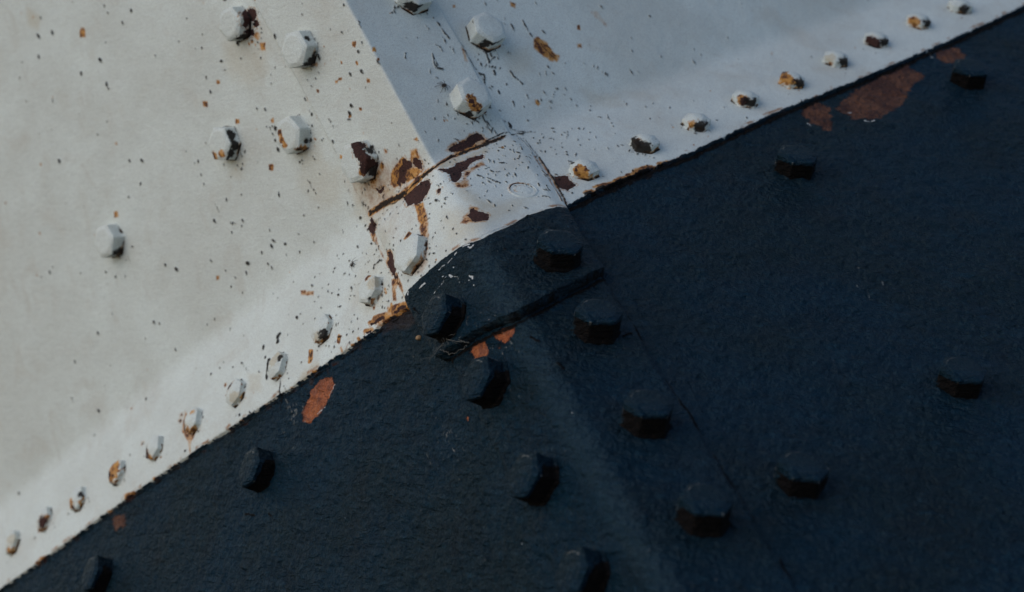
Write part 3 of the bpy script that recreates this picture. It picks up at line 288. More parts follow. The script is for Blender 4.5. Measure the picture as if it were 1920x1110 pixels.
             ('dust_and_glint', 'line', [(-240.4, -140.3), (-239.5, -144.9)], 1.09, 1), ('dust_and_glint', 'line', [(-243.8, -136.7), (-242.5, -140.4)], 0.55, 1), ('dust_and_glint', 'line', [(-244.2, -131.5), (-244.9, -132.9)], 0.58, 1),
             ('dust_and_glint', 'line', [(-245.1, -133.1), (-247.7, -134.2)], 0.93, 1), ('dust_and_glint', 'line', [(-239.3, -130.4), (-240.6, -132.1)], 0.64, 1), ('dust_and_glint', 'line', [(-243.9, -151.9), (-246.9, -153.8)], 0.92, 1),
             ('dust_and_glint', 'line', [(-242.4, -139.5), (-243.9, -141.4)], 0.56, 1), ('dust_and_glint', 'line', [(-232.4, -144.0), (-233.5, -146.9)], 0.62, 1), ('dust_and_glint', 'line', [(-245.6, -152.9), (-245.5, -156.5)], 0.51, 1),
             ('dust_and_glint', 'line', [(-245.5, -122.3), (-245.8, -126.7)], 1.08, 1), ('dust_and_glint', 'line', [(-244.3, -149.4), (-245.5, -153.2)], 0.72, 1), ('dust_and_glint', 'line', [(-230.1, -141.3), (-231.2, -144.0)], 1.07, 1),
             ('dust_and_glint', 'line', [(-105.0, -258.3), (-104.4, -260.6)], 0.46, 1), ('dust_and_glint', 'line', [(-94.0, -268.8), (-95.5, -270.0)], 0.54, 1), ('dust_and_glint', 'line', [(-98.6, -257.7), (-98.3, -261.6)], 0.61, 1),
             ('dust_and_glint', 'line', [(-112.7, -255.9), (-113.9, -258.0)], 0.51, 1), ('dust_and_glint', 'line', [(-103.8, -260.6), (-106.7, -262.5)], 0.43, 1), ('dust_and_glint', 'line', [(-113.4, -264.1), (-113.0, -266.6)], 0.43, 1),
             ('dust_and_glint', 'line', [(-102.3, -256.9), (-104.6, -259.7)], 0.47, 1), ('dust_and_glint', 'line', [(-129.0, -272.7), (-129.3, -276.3)], 0.42, 1), ('dust_and_glint', 'line', [(-100.9, -256.5), (-100.6, -259.2)], 0.6, 1),
             ('dust_and_glint', 'line', [(-103.8, -257.6), (-104.7, -261.0)], 0.67, 1), ('dust_and_glint', 'line', [(-95.1, -264.5), (-97.6, -266.2)], 0.57, 1), ('dust_and_glint', 'line', [(-104.6, -273.3), (-104.8, -277.5)], 0.65, 1),
             ('dust_and_glint', 'line', [(-103.9, -275.6), (-103.8, -279.0)], 0.44, 1), ('dust_and_glint', 'line', [(-95.7, -278.5), (-95.7, -282.0)], 0.46, 1), ('dust_and_glint', 'line', [(-97.0, -255.0), (-97.4, -258.1)], 0.44, 1),
             ('dust_and_glint', 'line', [(-114.7, -270.3), (-116.4, -272.2)], 0.37, 1), ('dust_and_glint', 'line', [(-107.1, -256.0), (-109.1, -256.8)], 0.47, 1), ('dust_and_glint', 'line', [(-123.7, -262.8), (-125.9, -263.4)], 0.43, 1),
             ('dust_and_glint', 'line', [(-109.5, -279.7), (-111.4, -279.8)], 0.52, 1), ('dust_and_glint', 'line', [(-103.5, -248.2), (-104.2, -250.1)], 0.63, 1), ('dust_and_glint', 'line', [(-105.8, -254.4), (-107.2, -258.0)], 0.67, 1),
             ('dust_and_glint', 'line', [(-105.0, -264.6), (-106.6, -266.2)], 0.39, 1), ('dust_and_glint', 'line', [(-107.8, -261.4), (-107.6, -264.8)], 0.54, 1), ('dust_and_glint', 'line', [(-128.7, -264.6), (-129.9, -268.2)], 0.65, 1),
             ('dust_and_glint', 'line', [(-106.7, -237.2), (-107.6, -239.2)], 0.62, 1), ('dust_and_glint', 'line', [(-115.0, -259.0), (-115.3, -261.7)], 0.38, 1), ('dust_and_glint', 'line', [(-15.9, -217.7), (-15.3, -220.7)], 0.65, 1),
             ('dust_and_glint', 'line', [(-37.0, -224.8), (-38.0, -227.2)], 0.61, 1), ('dust_and_glint', 'line', [(-34.1, -212.2), (-35.0, -212.9)], 0.46, 1), ('dust_and_glint', 'line', [(-15.1, -227.5), (-15.4, -230.0)], 0.38, 1),
             ('dust_and_glint', 'line', [(-31.7, -214.4), (-33.7, -215.6)], 0.38, 1), ('dust_and_glint', 'line', [(-12.9, -230.2), (-13.8, -233.1)], 0.37, 1), ('dust_and_glint', 'line', [(-26.2, -223.6), (-26.9, -225.9)], 0.67, 1),
             ('dust_and_glint', 'line', [(-65.9, -220.4), (-66.2, -222.6)], 0.39, 1), ('dust_and_glint', 'line', [(-34.0, -230.6), (-35.3, -231.8)], 0.61, 1), ('dust_and_glint', 'line', [(-52.5, -217.9), (-54.7, -217.9)], 0.57, 1),
             ('dust_and_glint', 'line', [(-17.2, -222.8), (-19.4, -223.0)], 0.46, 1), ('dust_and_glint', 'line', [(-50.0, -219.2), (-51.7, -220.8)], 0.6, 1), ('dust_and_glint', 'line', [(-17.5, -208.2), (-17.9, -209.8)], 0.62, 1),
             ('dust_and_glint', 'line', [(-48.3, -233.4), (-49.4, -235.3)], 0.5, 1), ('dust_and_glint', 'line', [(-36.0, -206.1), (-36.9, -208.6)], 0.46, 1), ('dust_and_glint', 'line', [(-42.9, -202.4), (-43.8, -204.0)], 0.52, 1),
             ('dust_and_glint', 'line', [(-30.7, -212.2), (-33.0, -213.7)], 0.37, 1), ('dust_and_glint', 'line', [(-15.6, -209.4), (-17.6, -210.8)], 0.42, 1), ('dust_and_glint', 'line', [(-20.7, -221.6), (-22.4, -221.6)], 0.58, 1),
             ('dust_and_glint', 'line', [(-31.5, -231.0), (-31.0, -234.4)], 0.58, 1), ('dust_and_glint', 'line', [(-49.4, -197.5), (-52.3, -198.7)], 0.45, 1), ('dust_and_glint', 'line', [(-16.5, -219.7), (-15.6, -221.6)], 0.67, 1),
             ('dark', 'line', [(-334.7, -209.9), (-325.2, -216.6)], 2.5, 1), ('dark', 'line', [(-308.5, -224.9), (-305.2, -229.3)], 2.0, 1), ('dark', 'line', [(-80.0, -139.0), (-77.6, -147.5)], 1.5, 1),
             ('dark', 'line', [(10.3, -260.8), (12.7, -268.0)], 2.0, 1), ('dark', 'line', [(1.7, -226.0), (5.4, -234.1)], 2.0, 1), ('dark', 'line', [(70.1, -265.0), (76.3, -266.0)], 2.0, 1),
             ('ridge', 'line', [(455.3, -321.6), (447.7, -305.8)], 1.26, 1), ('ridge', 'line', [(313.7, -477.0), (316.8, -487.5)], 2.1, 1), ('ridge', 'line', [(156.0, -477.2), (161.2, -500.4)], 1.68, 1),
             ('ridge', 'line', [(79.9, -219.8), (84.0, -247.9)], 1.05, 1), ('ridge', 'line', [(87.5, -256.2), (86.0, -274.0)], 1.05, 1), ('ridge', 'line', [(78.9, -400.6), (79.9, -432.0)], 1.26, 1),
             ('ridge', 'line', [(163.1, -154.2), (196.4, -157.2)], 1.26, 1), ('ridge', 'line', [(116.0, -124.7), (167.4, -135.3)], 1.26, 1), ('ridge', 'line', [(107.4, -131.1), (136.6, -139.7)], 1.26, 1),
             ('ridge', 'line', [(-1.1, -113.9), (50.4, -114.4)], 0.84, 1), ('ridge', 'line', [(4.9, -124.4), (49.6, -128.2)], 0.84, 1), ('ridge', 'line', [(95.6, -327.4), (92.5, -359.8)], 1.05, 1),
             ('rust', 'line', [(-93.4, 194.9), (-93.1, 195.2)], 10.5, 0.6), ('rust', 'line', [(-93.9, 186.3), (-93.6, 186.6)], 6.3, 0.6), ('rust', 'line', [(-102.6, 183.1), (-102.3, 183.4)], 5.6, 0.6),
             ('dark', 'line', [(-96.5, 188.0), (-96.2, 188.3)], 2.1, 0.6), ('halo', 'line', [(-99.0, 177.6), (-98.7, 177.9)], 7.0, 0.6), ('dark', 'line', [(-121.7, 185.9), (-121.4, 186.2)], 4.2, 0.6),
             ('dark', 'line', [(-50.9, 124.5), (-50.6, 124.8)], 4.2, 0.6), ('halo', 'line', [(-57.0, 121.3), (-56.7, 121.6)], 3.5, 0.6), ('dark', 'line', [(-128.3, 105.9), (-128.0, 106.2)], 2.8, 0.6),
             ('dark', 'line', [(-98.0, 77.9), (-97.7, 78.2)], 2.8, 0.6), ('rust', 'line', [(-50.9, 25.3), (-50.6, 25.6)], 4.2, 0.6), ('dark', 'line', [(-44.4, 38.4), (-44.1, 38.7)], 2.8, 0.6),
             ('halo', 'line', [(-46.6, 21.9), (-46.3, 22.2)], 4.2, 0.6), ('halo', 'line', [(-370.1, 114.5), (-369.8, 114.8)], 2.1, 0.6), ('halo', 'line', [(-626.9, -69.6), (-626.6, -69.3)], 4.2, 0.6),
             ('rust', 'line', [(-437.8, -59.3), (-437.5, -59.0)], 2.8, 0.6), ('rust', 'line', [(-378.9, -66.3), (-378.6, -66.0)], 3.5, 0.6), ('rust', 'line', [(-375.0, -60.0), (-374.7, -59.7)], 2.1, 0.6),
             ('halo', 'line', [(-308.3, -63.9), (-308.0, -63.6)], 4.2, 0.6), ('dark', 'line', [(-249.7, -67.4), (-249.4, -67.1)], 2.8, 0.6)],
 'ring': (60.3, -82.1),
 'spider': (42.9, 53.1),
 'spider2': (-117.8, -41.6)}

# ---------------------------------------------------------------- noise and masks
def _h(ix, iy, seed):
    n = (ix.astype(np.int64) * 374761393 + iy.astype(np.int64) * 668265263 + seed * 974711) & 0x7fffffff
    n = ((n ^ (n >> 13)) * 1274126177) & 0x7fffffff
    return ((n ^ (n >> 16)) & 0xffff) / 65535.0
def vn(x, y, seed=0):
    ix, iy = np.floor(x), np.floor(y); fx, fy = x - ix, y - iy
    fx = fx * fx * (3 - 2 * fx); fy = fy * fy * (3 - 2 * fy)
    a, b, c, d = _h(ix, iy, seed), _h(ix + 1, iy, seed), _h(ix, iy + 1, seed), _h(ix + 1, iy + 1, seed)
    return (a + (b - a) * fx + (c - a) * fy + (a - b - c + d) * fx * fy) * 2 - 1
def fbm(x, y, seed=0, n=4):
    r = 0; a = 1; t = 0
    for i in range(n):
        r = r + a * vn(x * 2 ** i, y * 2 ** i, seed + i * 17); t += a; a *= .55
    return r / t
def sm(x, a, b):
    t = np.clip((x - a) / (b - a), 0, 1); return t * t * (3 - 2 * t)
def seg(S, Z, a, b):
    dx, dy = b[0] - a[0], b[1] - a[1]; L = dx * dx + dy * dy + 1e-9
    t = np.clip(((S - a[0]) * dx + (Z - a[1]) * dy) / L, 0, 1)
    return np.hypot(S - a[0] - t * dx, Z - a[1] - t * dy)
def sd_line(S, Z, pts, wd):
    d = seg(S, Z, pts[0], pts[-1] if len(pts) == 1 else pts[1])
    for a, b in zip(pts[1:], pts[2:]): d = np.minimum(d, seg(S, Z, a, b))
    return wd * .5 - d
def sd_poly(S, Z, pts):
    d = np.full(S.shape, 1e9); ins = np.zeros(S.shape, bool)
    for a, b in zip(pts, pts[1:] + pts[:1]):
        d = np.minimum(d, seg(S, Z, a, b))
        c = ((a[1] > Z) != (b[1] > Z)) & (S < (b[0] - a[0]) * (Z - a[1]) / ((b[1] - a[1]) or 1e-9) + a[0])
        ins ^= c
    return np.where(ins, d, -d)
KEYS = ('rust', 'dark', 'primer', 'brown', 'chip', 'halo', 'tan', 'scratch_and_sheen', 'ridge', 'dust_and_glint')
SOFT = ('halo', 'tan')
def blank(n): return {k: (np.zeros(n) if k in SOFT else np.full(n, -6.0)) for k in KEYS}
def put(A, key, idx, sdv, soft, st):
    if key == 'rustn': key = 'halo'
    if key in SOFT:
        v = sm(sdv, -soft - .3, soft + .3) * st; A[key][idx] = 1 - (1 - A[key][idx]) * (1 - v)
    else:
        A[key][idx] = np.maximum(A[key][idx], sdv)

def scatter(A, S, Z, white, seed, cov):
    """droppings, rust pin points and dusty motes, denser towards the joint"""
    rng = random.Random(seed)
    pts = []
    def add(n, fn):
        for _ in range(n): pts.append(fn())
    def spot(sc, zc, rs, rz): return rng.gauss(sc, rs), rng.gauss(zc, rz)
    if white:
        def left():
            s = -abs(rng.gauss(0, 260)) - 2; z = rng.uniform(-115, 360)
            r = rng.choice((.35, .45, .5, .6, .7, .8, 1.0, 1.3)) * (1 + abs(s) / 900); return s, z, r, rng.uniform(1, 2.0), rng.gauss(0, .5), 'dark'
        def right():
            s = abs(rng.gauss(0, 170)) + 20; z = rng.uniform(-110, 200)
            r = rng.choice((.3, .4, .5, .6, .8, 1.0)) ; return s, z, r, rng.uniform(1.2, 3.0), rng.gauss(0, .25), 'dark'
        def near():
            s, z = spot(90, -20, 40, 45); return s, z, rng.uniform(.4, .9), rng.uniform(1, 3), rng.gauss(-.1, .5), 'dark'
        def nearl():
            s, z = spot(-110, -60, 50, 42); return s, z, rng.uniform(.4, .9), rng.uniform(1, 2), rng.gauss(0, .7), 'dark'
        def dab():
            s = rng.uniform(-500, 330); z = rng.uniform(-100, 280); return s, z, rng.uniform(.5, 1.5), rng.uniform(1, 1.5), 0, 'halo'
        add(300, left); add(130, right); add(130, near); add(120, nearl); add(26, dab)
        def crumb():
            return (rng.uniform(-84, 90), rng.gauss(-30, 30), rng.uniform(.25, .55), rng.uniform(1, 2.2), rng.gauss(0, .8), 'dark')
        add(110, crumb)
        for b in DATA['bolts']:                                 # droppings and flakes gathered under the heads
            if b[0] == 'navy': continue
            sg = -1 if b[1] == 'L' else 1
            for _ in range(13 if b[0] == 'white' else 5):
                d_ = abs(rng.gauss(0, 9)) + b[5] * .5; an = rng.gauss(-.3 * sg, .8)
                pts.append((sg * b[3] + d_ * math.sin(an), b[4] - d_ * math.cos(an), rng.uniform(.3, .9), rng.uniform(1, 2), rng.gauss(0, .6), 'dark' if rng.random() < .75 else 'halo'))
        for _ in range(26):                                     # short trails of crumbs
            s0, z0 = (rng.gauss(70, 90), rng.gauss(20, 70)) if rng.random() < .6 else (rng.gauss(-150, 120), rng.gauss(0, 90))
            an = rng.gauss(.15, .5)
            for q in range(rng.randint(3, 7)):
                f = q * rng.uniform(1.6, 3.2)
                pts.append((s0 + f * math.sin(an) + rng.gauss(0, .5), z0 - f * math.cos(an) + rng.gauss(0, .5), rng.uniform(.3, .75), rng.uniform(1, 2.4), an, 'dark'))
    else:
        def mote():
            s = rng.uniform(-420, 600); z = rng.uniform(-560, -120); return s, z, rng.uniform(.22, .5), rng.uniform(1, 2), rng.gauss(0, 1), 'dust_and_glint'
        def mote2():
            s, z = spot(-30, -220, 45, 45); return s, z, rng.uniform(.2, .5), rng.uniform(1, 2), rng.gauss(0, 1), 'dust_and_glint'
        def pit():
            s = rng.uniform(-300, 500); z = rng.uniform(-560, -130); return s, z, rng.uniform(.6, 1.6), rng.uniform(1, 2.2), rng.gauss(1.2, .5), 'ridge'
        add(60, mote); add(45, mote2); add(60, pit)
    for s, z, r, el, an, k in pts:
        m = (np.abs(S - s) < r * el + 4) & (np.abs(Z - z) < r * el + 4)
        idx = np.nonzero(m)[0]
        if not len(idx): continue
        dx, dz = S[idx] - s, Z[idx] - z; c, q = math.cos(an), math.sin(an)
        a = dx * c - dz * q; b = (dx * q + dz * c) / el
        sdv = r - np.hypot(a, b)
        if k == 'halo': put(A, k, idx, sdv, .5, rng.uniform(.35, .9))
        else: put(A, k, idx, sdv, 0, 1)

def fields(S, Z, white_scatter, navy_scatter, H):
    A = blank(S.shape)
    for key, typ, pts, wd, st in DATA['patches']:
        if key in ('primer', 'brown') and (H == 6 or white_scatter): continue
        if typ == 'line': soft = 1.2 if key in SOFT else 0; width = wd
        else: soft = wd
        xs = [p[0] for p in pts]; ys = [p[1] for p in pts]; m = 8 + (soft or 0) + (wd if typ == 'line' else 0)
        idx = np.nonzero((S > min(xs) - m) & (S < max(xs) + m) & (Z > min(ys) - m) & (Z < max(ys) + m))[0]
        if not len(idx): continue
        s, z = S[idx], Z[idx]
        if soft > 1.1 or typ == 'line':                      # uneven edges for stains and cracks
            j = .9 if typ == 'line' else min(soft, 4) * .8
            s = s + fbm(s / 4, z / 4, 5) * j; z = z + fbm(s / 4 + 9, z / 4, 8) * j
        else:
            s = s + fbm(s / 5, z / 5, 5, 5) * 2.0; z = z + fbm(s / 5 + 9, z / 5, 8, 5) * 2.0
        sdv = sd_line(s, z, list(pts), width) if typ == 'line' else sd_poly(s, z, list(pts))
        if typ == 'line' and key in ('dark',): sdv = sdv + fbm(s / 2.6, z / 2.6, 21) * min(width * .55, 3.2)
        put(A, key, idx, sdv, soft, st)
    if white_scatter: scatter(A, S, Z, True, 11, None)
    if navy_scatter: scatter(A, S, Z, False, 23, None)
    return A

# ---------------------------------------------------------------- painted steel material
def painted():
    m = bpy.data.materials.new('painted steel'); m.use_nodes = True
    t = m.node_tree; N = t.nodes; L = t.links; N.clear()
    def node(ty, **kw):
        n = N.new(ty)
        for k, v in kw.items(): setattr(n, k, v)
        return n
    def setin(n, i, v):
        if isinstance(v, (int, float)): n.inputs[i].default_value = v
        elif isinstance(v, tuple): n.inputs[i].default_value = v
        else: L.new(v, n.inputs[i])
    def math_(op, a, b=0.0, c=0.0, clamp=False):
        n = node('ShaderNodeMath', operation=op, use_clamp=clamp)
        for i, v in enumerate((a, b, c)): setin(n, i, v)
        return n.outputs[0]
    def attr(k): return node('ShaderNodeAttribute', attribute_name=k).outputs['Fac']
    co = node('ShaderNodeTexCoord').outputs['Object']
    def noise(scale, detail=3, rough=.6, vec=None, dist=0, dim='3D'):
        n = node('ShaderNodeTexNoise'); n.inputs['Scale'].default_value = scale; n.inputs['Detail'].default_value = detail
        n.inputs['Roughness'].default_value = rough; n.inputs['Distortion'].default_value = dist
        L.new(vec if vec else co, n.inputs['Vector']); return n.outputs['Fac']
    def ramp(v, a, b, smooth=True):
        n = node('ShaderNodeMapRange', interpolation_type='SMOOTHSTEP' if smooth else 'LINEAR')
        setin(n, 0, v); setin(n, 1, a); setin(n, 2, b); return n.outputs[0]
    def mix(f, a, b, mode='MIX'):
        n = node('ShaderNodeMix', data_type='RGBA', blend_type=mode); n.clamp_factor = True
        setin(n, 0, f); setin(n, 6, a); setin(n, 7, b); return n.outputs[2]
    def mask(k, amp, soft):
        """attribute distance in mm, edge broken up by noise"""
        v = math_('ADD', attr(k), math_('MULTIPLY', math_('SUBTRACT', n_edge, .5), amp)); return ramp(v, -soft, soft)
    n_edge = noise(420, 4, .65); n_big = noise(9, 3, .6); n_mid = noise(55, 4, .6); n_fine = noise(900, 3, .7); n_grain = noise(1150, 2, .8)
    n_mid2 = noise(28, 5, .65, dist=.6); n_speck = noise(1300, 2, .5)
    n_bl = noise(150, 5, .68)
    # paint coats
    white = mix(ramp(n_big, .35, .65), (.570, .605, .572, 1), (.640, .692, .665, 1))
    white = mix(math_('MULTIPLY', ramp(n_mid2, .48, .76), .55), white, (.49, .475, .42, 1))
    white = mix(math_('MULTIPLY', ramp(n_grain, .44, .64), .55), white, (.36, .36, .35, 1))
    white = mix(math_('MULTIPLY', ramp(n_speck, .70, .76), .5), white, (.22, .21, .19, 1))
    navy = mix(ramp(n_big, .38, .62), (.0032, .0140, .0215, 1), (.0010, .0165, .0330, 1))
    navy = mix(math_('MULTIPLY', ramp(n_mid2, .45, .75), .5), navy, (.005, .008, .012, 1))
    navy = mix(math_('MULTIPLY', ramp(n_grain, .52, .68), .8), navy, (.030, .048, .062, 1))  # fine pale speckle painted in as tiny highlights
    navy = mix(math_('MULTIPLY', ramp(n_fine, .58, .75), .5), navy, (.003, .007, .014, 1))
    mp = node('ShaderNodeMapping'); mp.inputs['Scale'].default_value = (1, 1, 3.2); mp.inputs['Rotation'].default_value = (0, .25, .25); L.new(co, mp.inputs[0])
    n_str = noise(95, 4, .62, mp.outputs[0], .8)
    navy = mix(math_('MULTIPLY', ramp(n_str, .50, .72), .55), navy, (.007, .032, .054, 1))
    navy = mix(math_('MULTIPLY', ramp(n_bl, .60, .74), .6), navy, (.014, .034, .048, 1))
    nv = math_('ADD', attr('navy'), math_('MULTIPLY', math_('SUBTRACT', n_edge, .5), 2.2)); is_navy = ramp(nv, -.25, .25)
    edge_dirt = math_('MULTIPLY', ramp(math_('ABSOLUTE', math_('ADD', nv, 2.2)), 2.6, .3), ramp(n_mid, .50, .62))
    is_white = math_('SUBTRACT', 1.0, is_navy)
    tan = attr('tan'); halo = attr('halo')
    c = white
    c = mix(math_('MULTIPLY', math_('MULTIPLY', tan, ramp(n_fine, .15, .6)), .85), c, (.43, .35, .22, 1))
    hv = ramp(math_('MULTIPLY', halo, math_('ADD', .70, math_('MULTIPLY', ramp(n_bl, .32, .66), .9))), .04, .78)
    c = mix(hv, c, mix(ramp(n_bl, .38, .66), (.50, .24, .055, 1), (.23, .075, .014, 1)))
    c = mix(ramp(math_('ADD', hv, math_('MULTIPLY', math_('SUBTRACT', n_bl, .5), .9)), .95, 1.1), c, (.07, .022, .010, 1))
    c = mix(math_('MULTIPLY', edge_dirt, .85), c, mix(n_bl, (.10, .04, .02, 1), (.42, .19, .06, 1)))
    c = mix(math_('MULTIPLY', mask('scratch_and_sheen', .8, .4), .45), c, (.20, .19, .17, 1))
    cn = navy
    cn = mix(math_('MULTIPLY', ramp(attr('scratch_and_sheen'), -6, 6), .55), cn, (.016, .038, .056, 1))  # on navy: the ridge's sheen mixed in as paler colour
    cn = mix(math_('MULTIPLY', halo, .5), cn, (.06, .03, .02, 1))
    prim = ramp(math_('ADD', math_('ADD', attr('primer'), math_('MULTIPLY', math_('SUBTRACT', n_edge, .5), 2.5)), math_('MULTIPLY', math_('SUBTRACT', n_bl, .5), 9)), -.3, .3)
    pc = mix(ramp(n_mid, .35, .62), (.46, .150, .058, 1), (.36, .105, .045, 1)); pc = mix(ramp(n_bl, .44, .62), pc, (.24, .085, .05, 1)); pc = mix(ramp(n_fine, .50, .66), pc, (.14, .045, .030, 1)); pc = mix(math_('MULTIPLY', ramp(n_edge, .56, .66), .7), pc, (.50, .20, .11, 1))
    prim_rim = math_('MULTIPLY', ramp(math_('ABSOLUTE', math_('ADD', attr('primer'), .5)), 1.3, .3), ramp(n_mid, .48, .58))
    cn = mix(prim, cn, pc)
    bro = ramp(math_('ADD', math_('ADD', attr('brown'), math_('MULTIPLY', math_('SUBTRACT', n_edge, .5), 4)), math_('MULTIPLY', math_('SUBTRACT', n_bl, .5), 16)), -.8, .8)
    bc = mix(ramp(n_mid, .35, .65), (.155, .066, .038, 1), (.075, .032, .023, 1)); bc = mix(ramp(n_edge, .5, .7), bc, (.03, .018, .016, 1))
    cn = mix(bro, cn, bc)
    cn = mix(math_('MULTIPLY', prim_rim, .55), cn, (.004, .006, .010, 1))
    chip = mask('chip', 1.9, .2)
    cn = mix(chip, cn, (.62, .64, .64, 1))
    cn = mix(math_('MULTIPLY', mask('dust_and_glint', .5, .25), .45), cn, (.34, .33, .30, 1))  # dust flecks, doubling as painted glints on the navy
    c = mix(is_navy, c, cn)
    rust = mask('rust', 3.2, .22)
    rc = mix(ramp(n_mid, .35, .65), (.030, .0135, .0125, 1), (.052, .021, .017, 1)); rc = mix(ramp(n_fine, .5, .72), rc, (.10, .042, .030, 1))
    rc = mix(math_('MULTIPLY', ramp(n_edge, .58, .72), .5), rc, (.012, .008, .009, 1))
    rim = math_('MULTIPLY', ramp(math_('ABSOLUTE', math_('ADD', attr('rust'), .9)), 1.6, .2), ramp(n_edge, .42, .6))
    c = mix(math_('MULTIPLY', rim, math_('MULTIPLY', is_white, .7)), c, (.36, .17, .05, 1))
    c = mix(rust, c, rc)
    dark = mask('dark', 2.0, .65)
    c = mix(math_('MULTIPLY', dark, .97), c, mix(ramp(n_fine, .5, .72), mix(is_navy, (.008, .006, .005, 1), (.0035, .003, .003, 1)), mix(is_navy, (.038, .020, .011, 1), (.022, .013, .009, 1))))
    bs = node('ShaderNodeBsdfPrincipled')
    L.new(c, bs.inputs['Base Color'])
    rough = math_('ADD', .50, math_('MULTIPLY', n_mid, .22))
    rough = math_('ADD', rough, math_('MULTIPLY', is_navy, -.25))
    rough = math_('MAXIMUM', rough, math_('MULTIPLY', math_('MAXIMUM', rust, dark), .92))
    L.new(rough, bs.inputs['Roughness']); L.new(math_('SUBTRACT', .30, math_('MULTIPLY', is_navy, .20)), bs.inputs['Specular IOR Level'])
    # relief: brushed paint, pebbled navy, chips cut through the film
    n_peb = noise(260, 3, .62)
    h = math_('MULTIPLY', n_str, math_('ADD', .00040, math_('MULTIPLY', is_navy, .0042)))
    h = math_('ADD', h, math_('MULTIPLY', n_peb, math_('ADD', .00016, math_('MULTIPLY', is_navy, .0028))))
    h = math_('ADD', h, math_('MULTIPLY', noise(38, 4, .6, mp.outputs[0], 1.2), math_('MULTIPLY', is_navy, .0060)))
    h = math_('ADD', h, math_('MULTIPLY', n_fine, math_('ADD', .00008, math_('MULTIPLY', is_navy, .00030))))
    h = math_('SUBTRACT', h, math_('MULTIPLY', math_('MAXIMUM', rust, math_('MAXIMUM', prim, bro)), .0006))
    h = math_('ADD', h, math_('MULTIPLY', math_('MULTIPLY', rust, n_edge), .0012))
    h = math_('ADD', h, math_('MULTIPLY', math_('MULTIPLY', dark, n_edge), .0011))
    h = math_('ADD', h, math_('MULTIPLY', ramp(attr('ridge'), -1.5, 1.2), .0009))
    h = math_('SUBTRACT', h, math_('MULTIPLY', chip, .0002))
    bp = node('ShaderNodeBump'); bp.inputs['Strength'].default_value = 1; bp.inputs['Distance'].default_value = 1
    L.new(h, bp.inputs['Height']); L.new(bp.outputs[0], bs.inputs['Normal'])
    out = node('ShaderNodeOutputMaterial'); L.new(bs.outputs[0], out.inputs[0])
    return m
MAT = painted()

# ---------------------------------------------------------------- mesh helpers
def link_mesh(name, P, faces, attrs, parent, mat=MAT, smooth=True, label=None):
    """P in mm -> metres; faces int array (n,4)"""
    me = bpy.data.meshes.new(name)
    nv, nf = len(P), len(faces)
    me.vertices.add(nv); me.vertices.foreach_set('co', (np.asarray(P, dtype=np.float32) * .001).ravel())
    me.loops.add(nf * 4); me.loops.foreach_set('vertex_index', np.asarray(faces, dtype=np.int32).ravel())
    me.polygons.add(nf); me.polygons.foreach_set('loop_start', np.arange(0, nf * 4, 4, dtype=np.int32))
    me.polygons.foreach_set('use_smooth', np.full(nf, smooth))
    me.update(calc_edges=True); me.validate()
    for k, v in (attrs or {}).items():
        a = me.attributes.new(k, 'FLOAT', 'POINT'); a.data.foreach_set('value', np.asarray(v, dtype=np.float32))
    me.materials.append(mat)
    o = bpy.data.objects.new(name, me); COL.objects.link(o); o.parent = parent
    if label: o['label'] = label
    return o
def grid_faces(nr, nc, flip=False):
    i = np.arange(nr * nc).reshape(nr, nc)
    f = np.stack([i[:-1, :-1], i[:-1, 1:], i[1:, 1:], i[1:, :-1]], -1).reshape(-1, 4)
    return f[:, ::-1] if flip else f
def unit(v): v=np.array(v,float); return v/np.linalg.norm(v)
F_PX=3951.694
# world axes (x right, y away, z up); camera at (0,0,1.5) looking +y
A_,B_,P_,Q_=.35,1.3,.9,.85
def c2w(v): return np.array([v[0],v[2],-v[1]],float)
C0=c2w([ (812-960)/F_PX*1500, (305-555)/F_PX*1500, 1500.])   # relative to camera, mm
DL=c2w(unit([-.82,.57,P_])); DR=c2w(unit([.919,-.394,Q_]))
EU=c2w(unit([-.477,-.879,A_])); EL=c2w(unit([-.483,-.876,B_]))
def nrm(d,e):
    n=unit(np.cross(d,e)); return n if n[1]<0 else -n
N_=dict(LU=nrm(DL,EU),LL=nrm(DL,EL),RU=nrm(DR,EU),RL=nrm(DR,EL))
def mit(a,b,e): return np.linalg.solve(np.array([a,b,e]),np.array([1,1,0.]))
MU=mit(N_['LU'],N_['RU'],EU); ML=mit(N_['LL'],N_['RL'],EL)
def place(S, Z, H, r, disp):
    """(s, z) -> space, H = stand-off of this sheet, r = ridge radius, disp = extra along the normal"""
    K = 9.0
    up = np.where(Z > K, Z, np.where(Z < -K, 0, (Z + K) ** 2 / (4 * K))); wu = np.clip((Z + K) / (2 * K), 0, 1)
    t = np.clip((S + r) / (2 * r), 0, 1); m = np.abs(S) < r
    uL = np.where(m, (1 - t) ** 2 * r, np.maximum(-S, 0)); uR = np.where(m, t * t * r, np.maximum(S, 0))
    wu_, t_ = wu[:, None], t[:, None]
    P = uL[:, None] * DL + uR[:, None] * DR + up[:, None] * EU + (Z - up)[:, None] * EL
    P = P + H * (wu_ * MU + (1 - wu_) * ML)
    n = wu_ * ((1 - t_) * N_['LU'] + t_ * N_['RU']) + (1 - wu_) * ((1 - t_) * N_['LL'] + t_ * N_['RL'])
    n = n / np.linalg.norm(n, axis=1)[:, None]
    return P + n * disp[:, None]
def lerp_line(pts, v, axis=0):
    a = np.array(sorted(pts, key=lambda p: p[axis])); return np.interp(v, a[:, axis], a[:, 1 - axis])
EDGE_ALL = sorted([p for p in DATA['edge_L'] if p[0] < -66] + [p for p in DATA['edge_R'] if p[0] > 80])
def z_edge(S): return lerp_line(EDGE_ALL, S)
def z_edge_cover(S): return lerp_line(DATA['edge_C'], S)
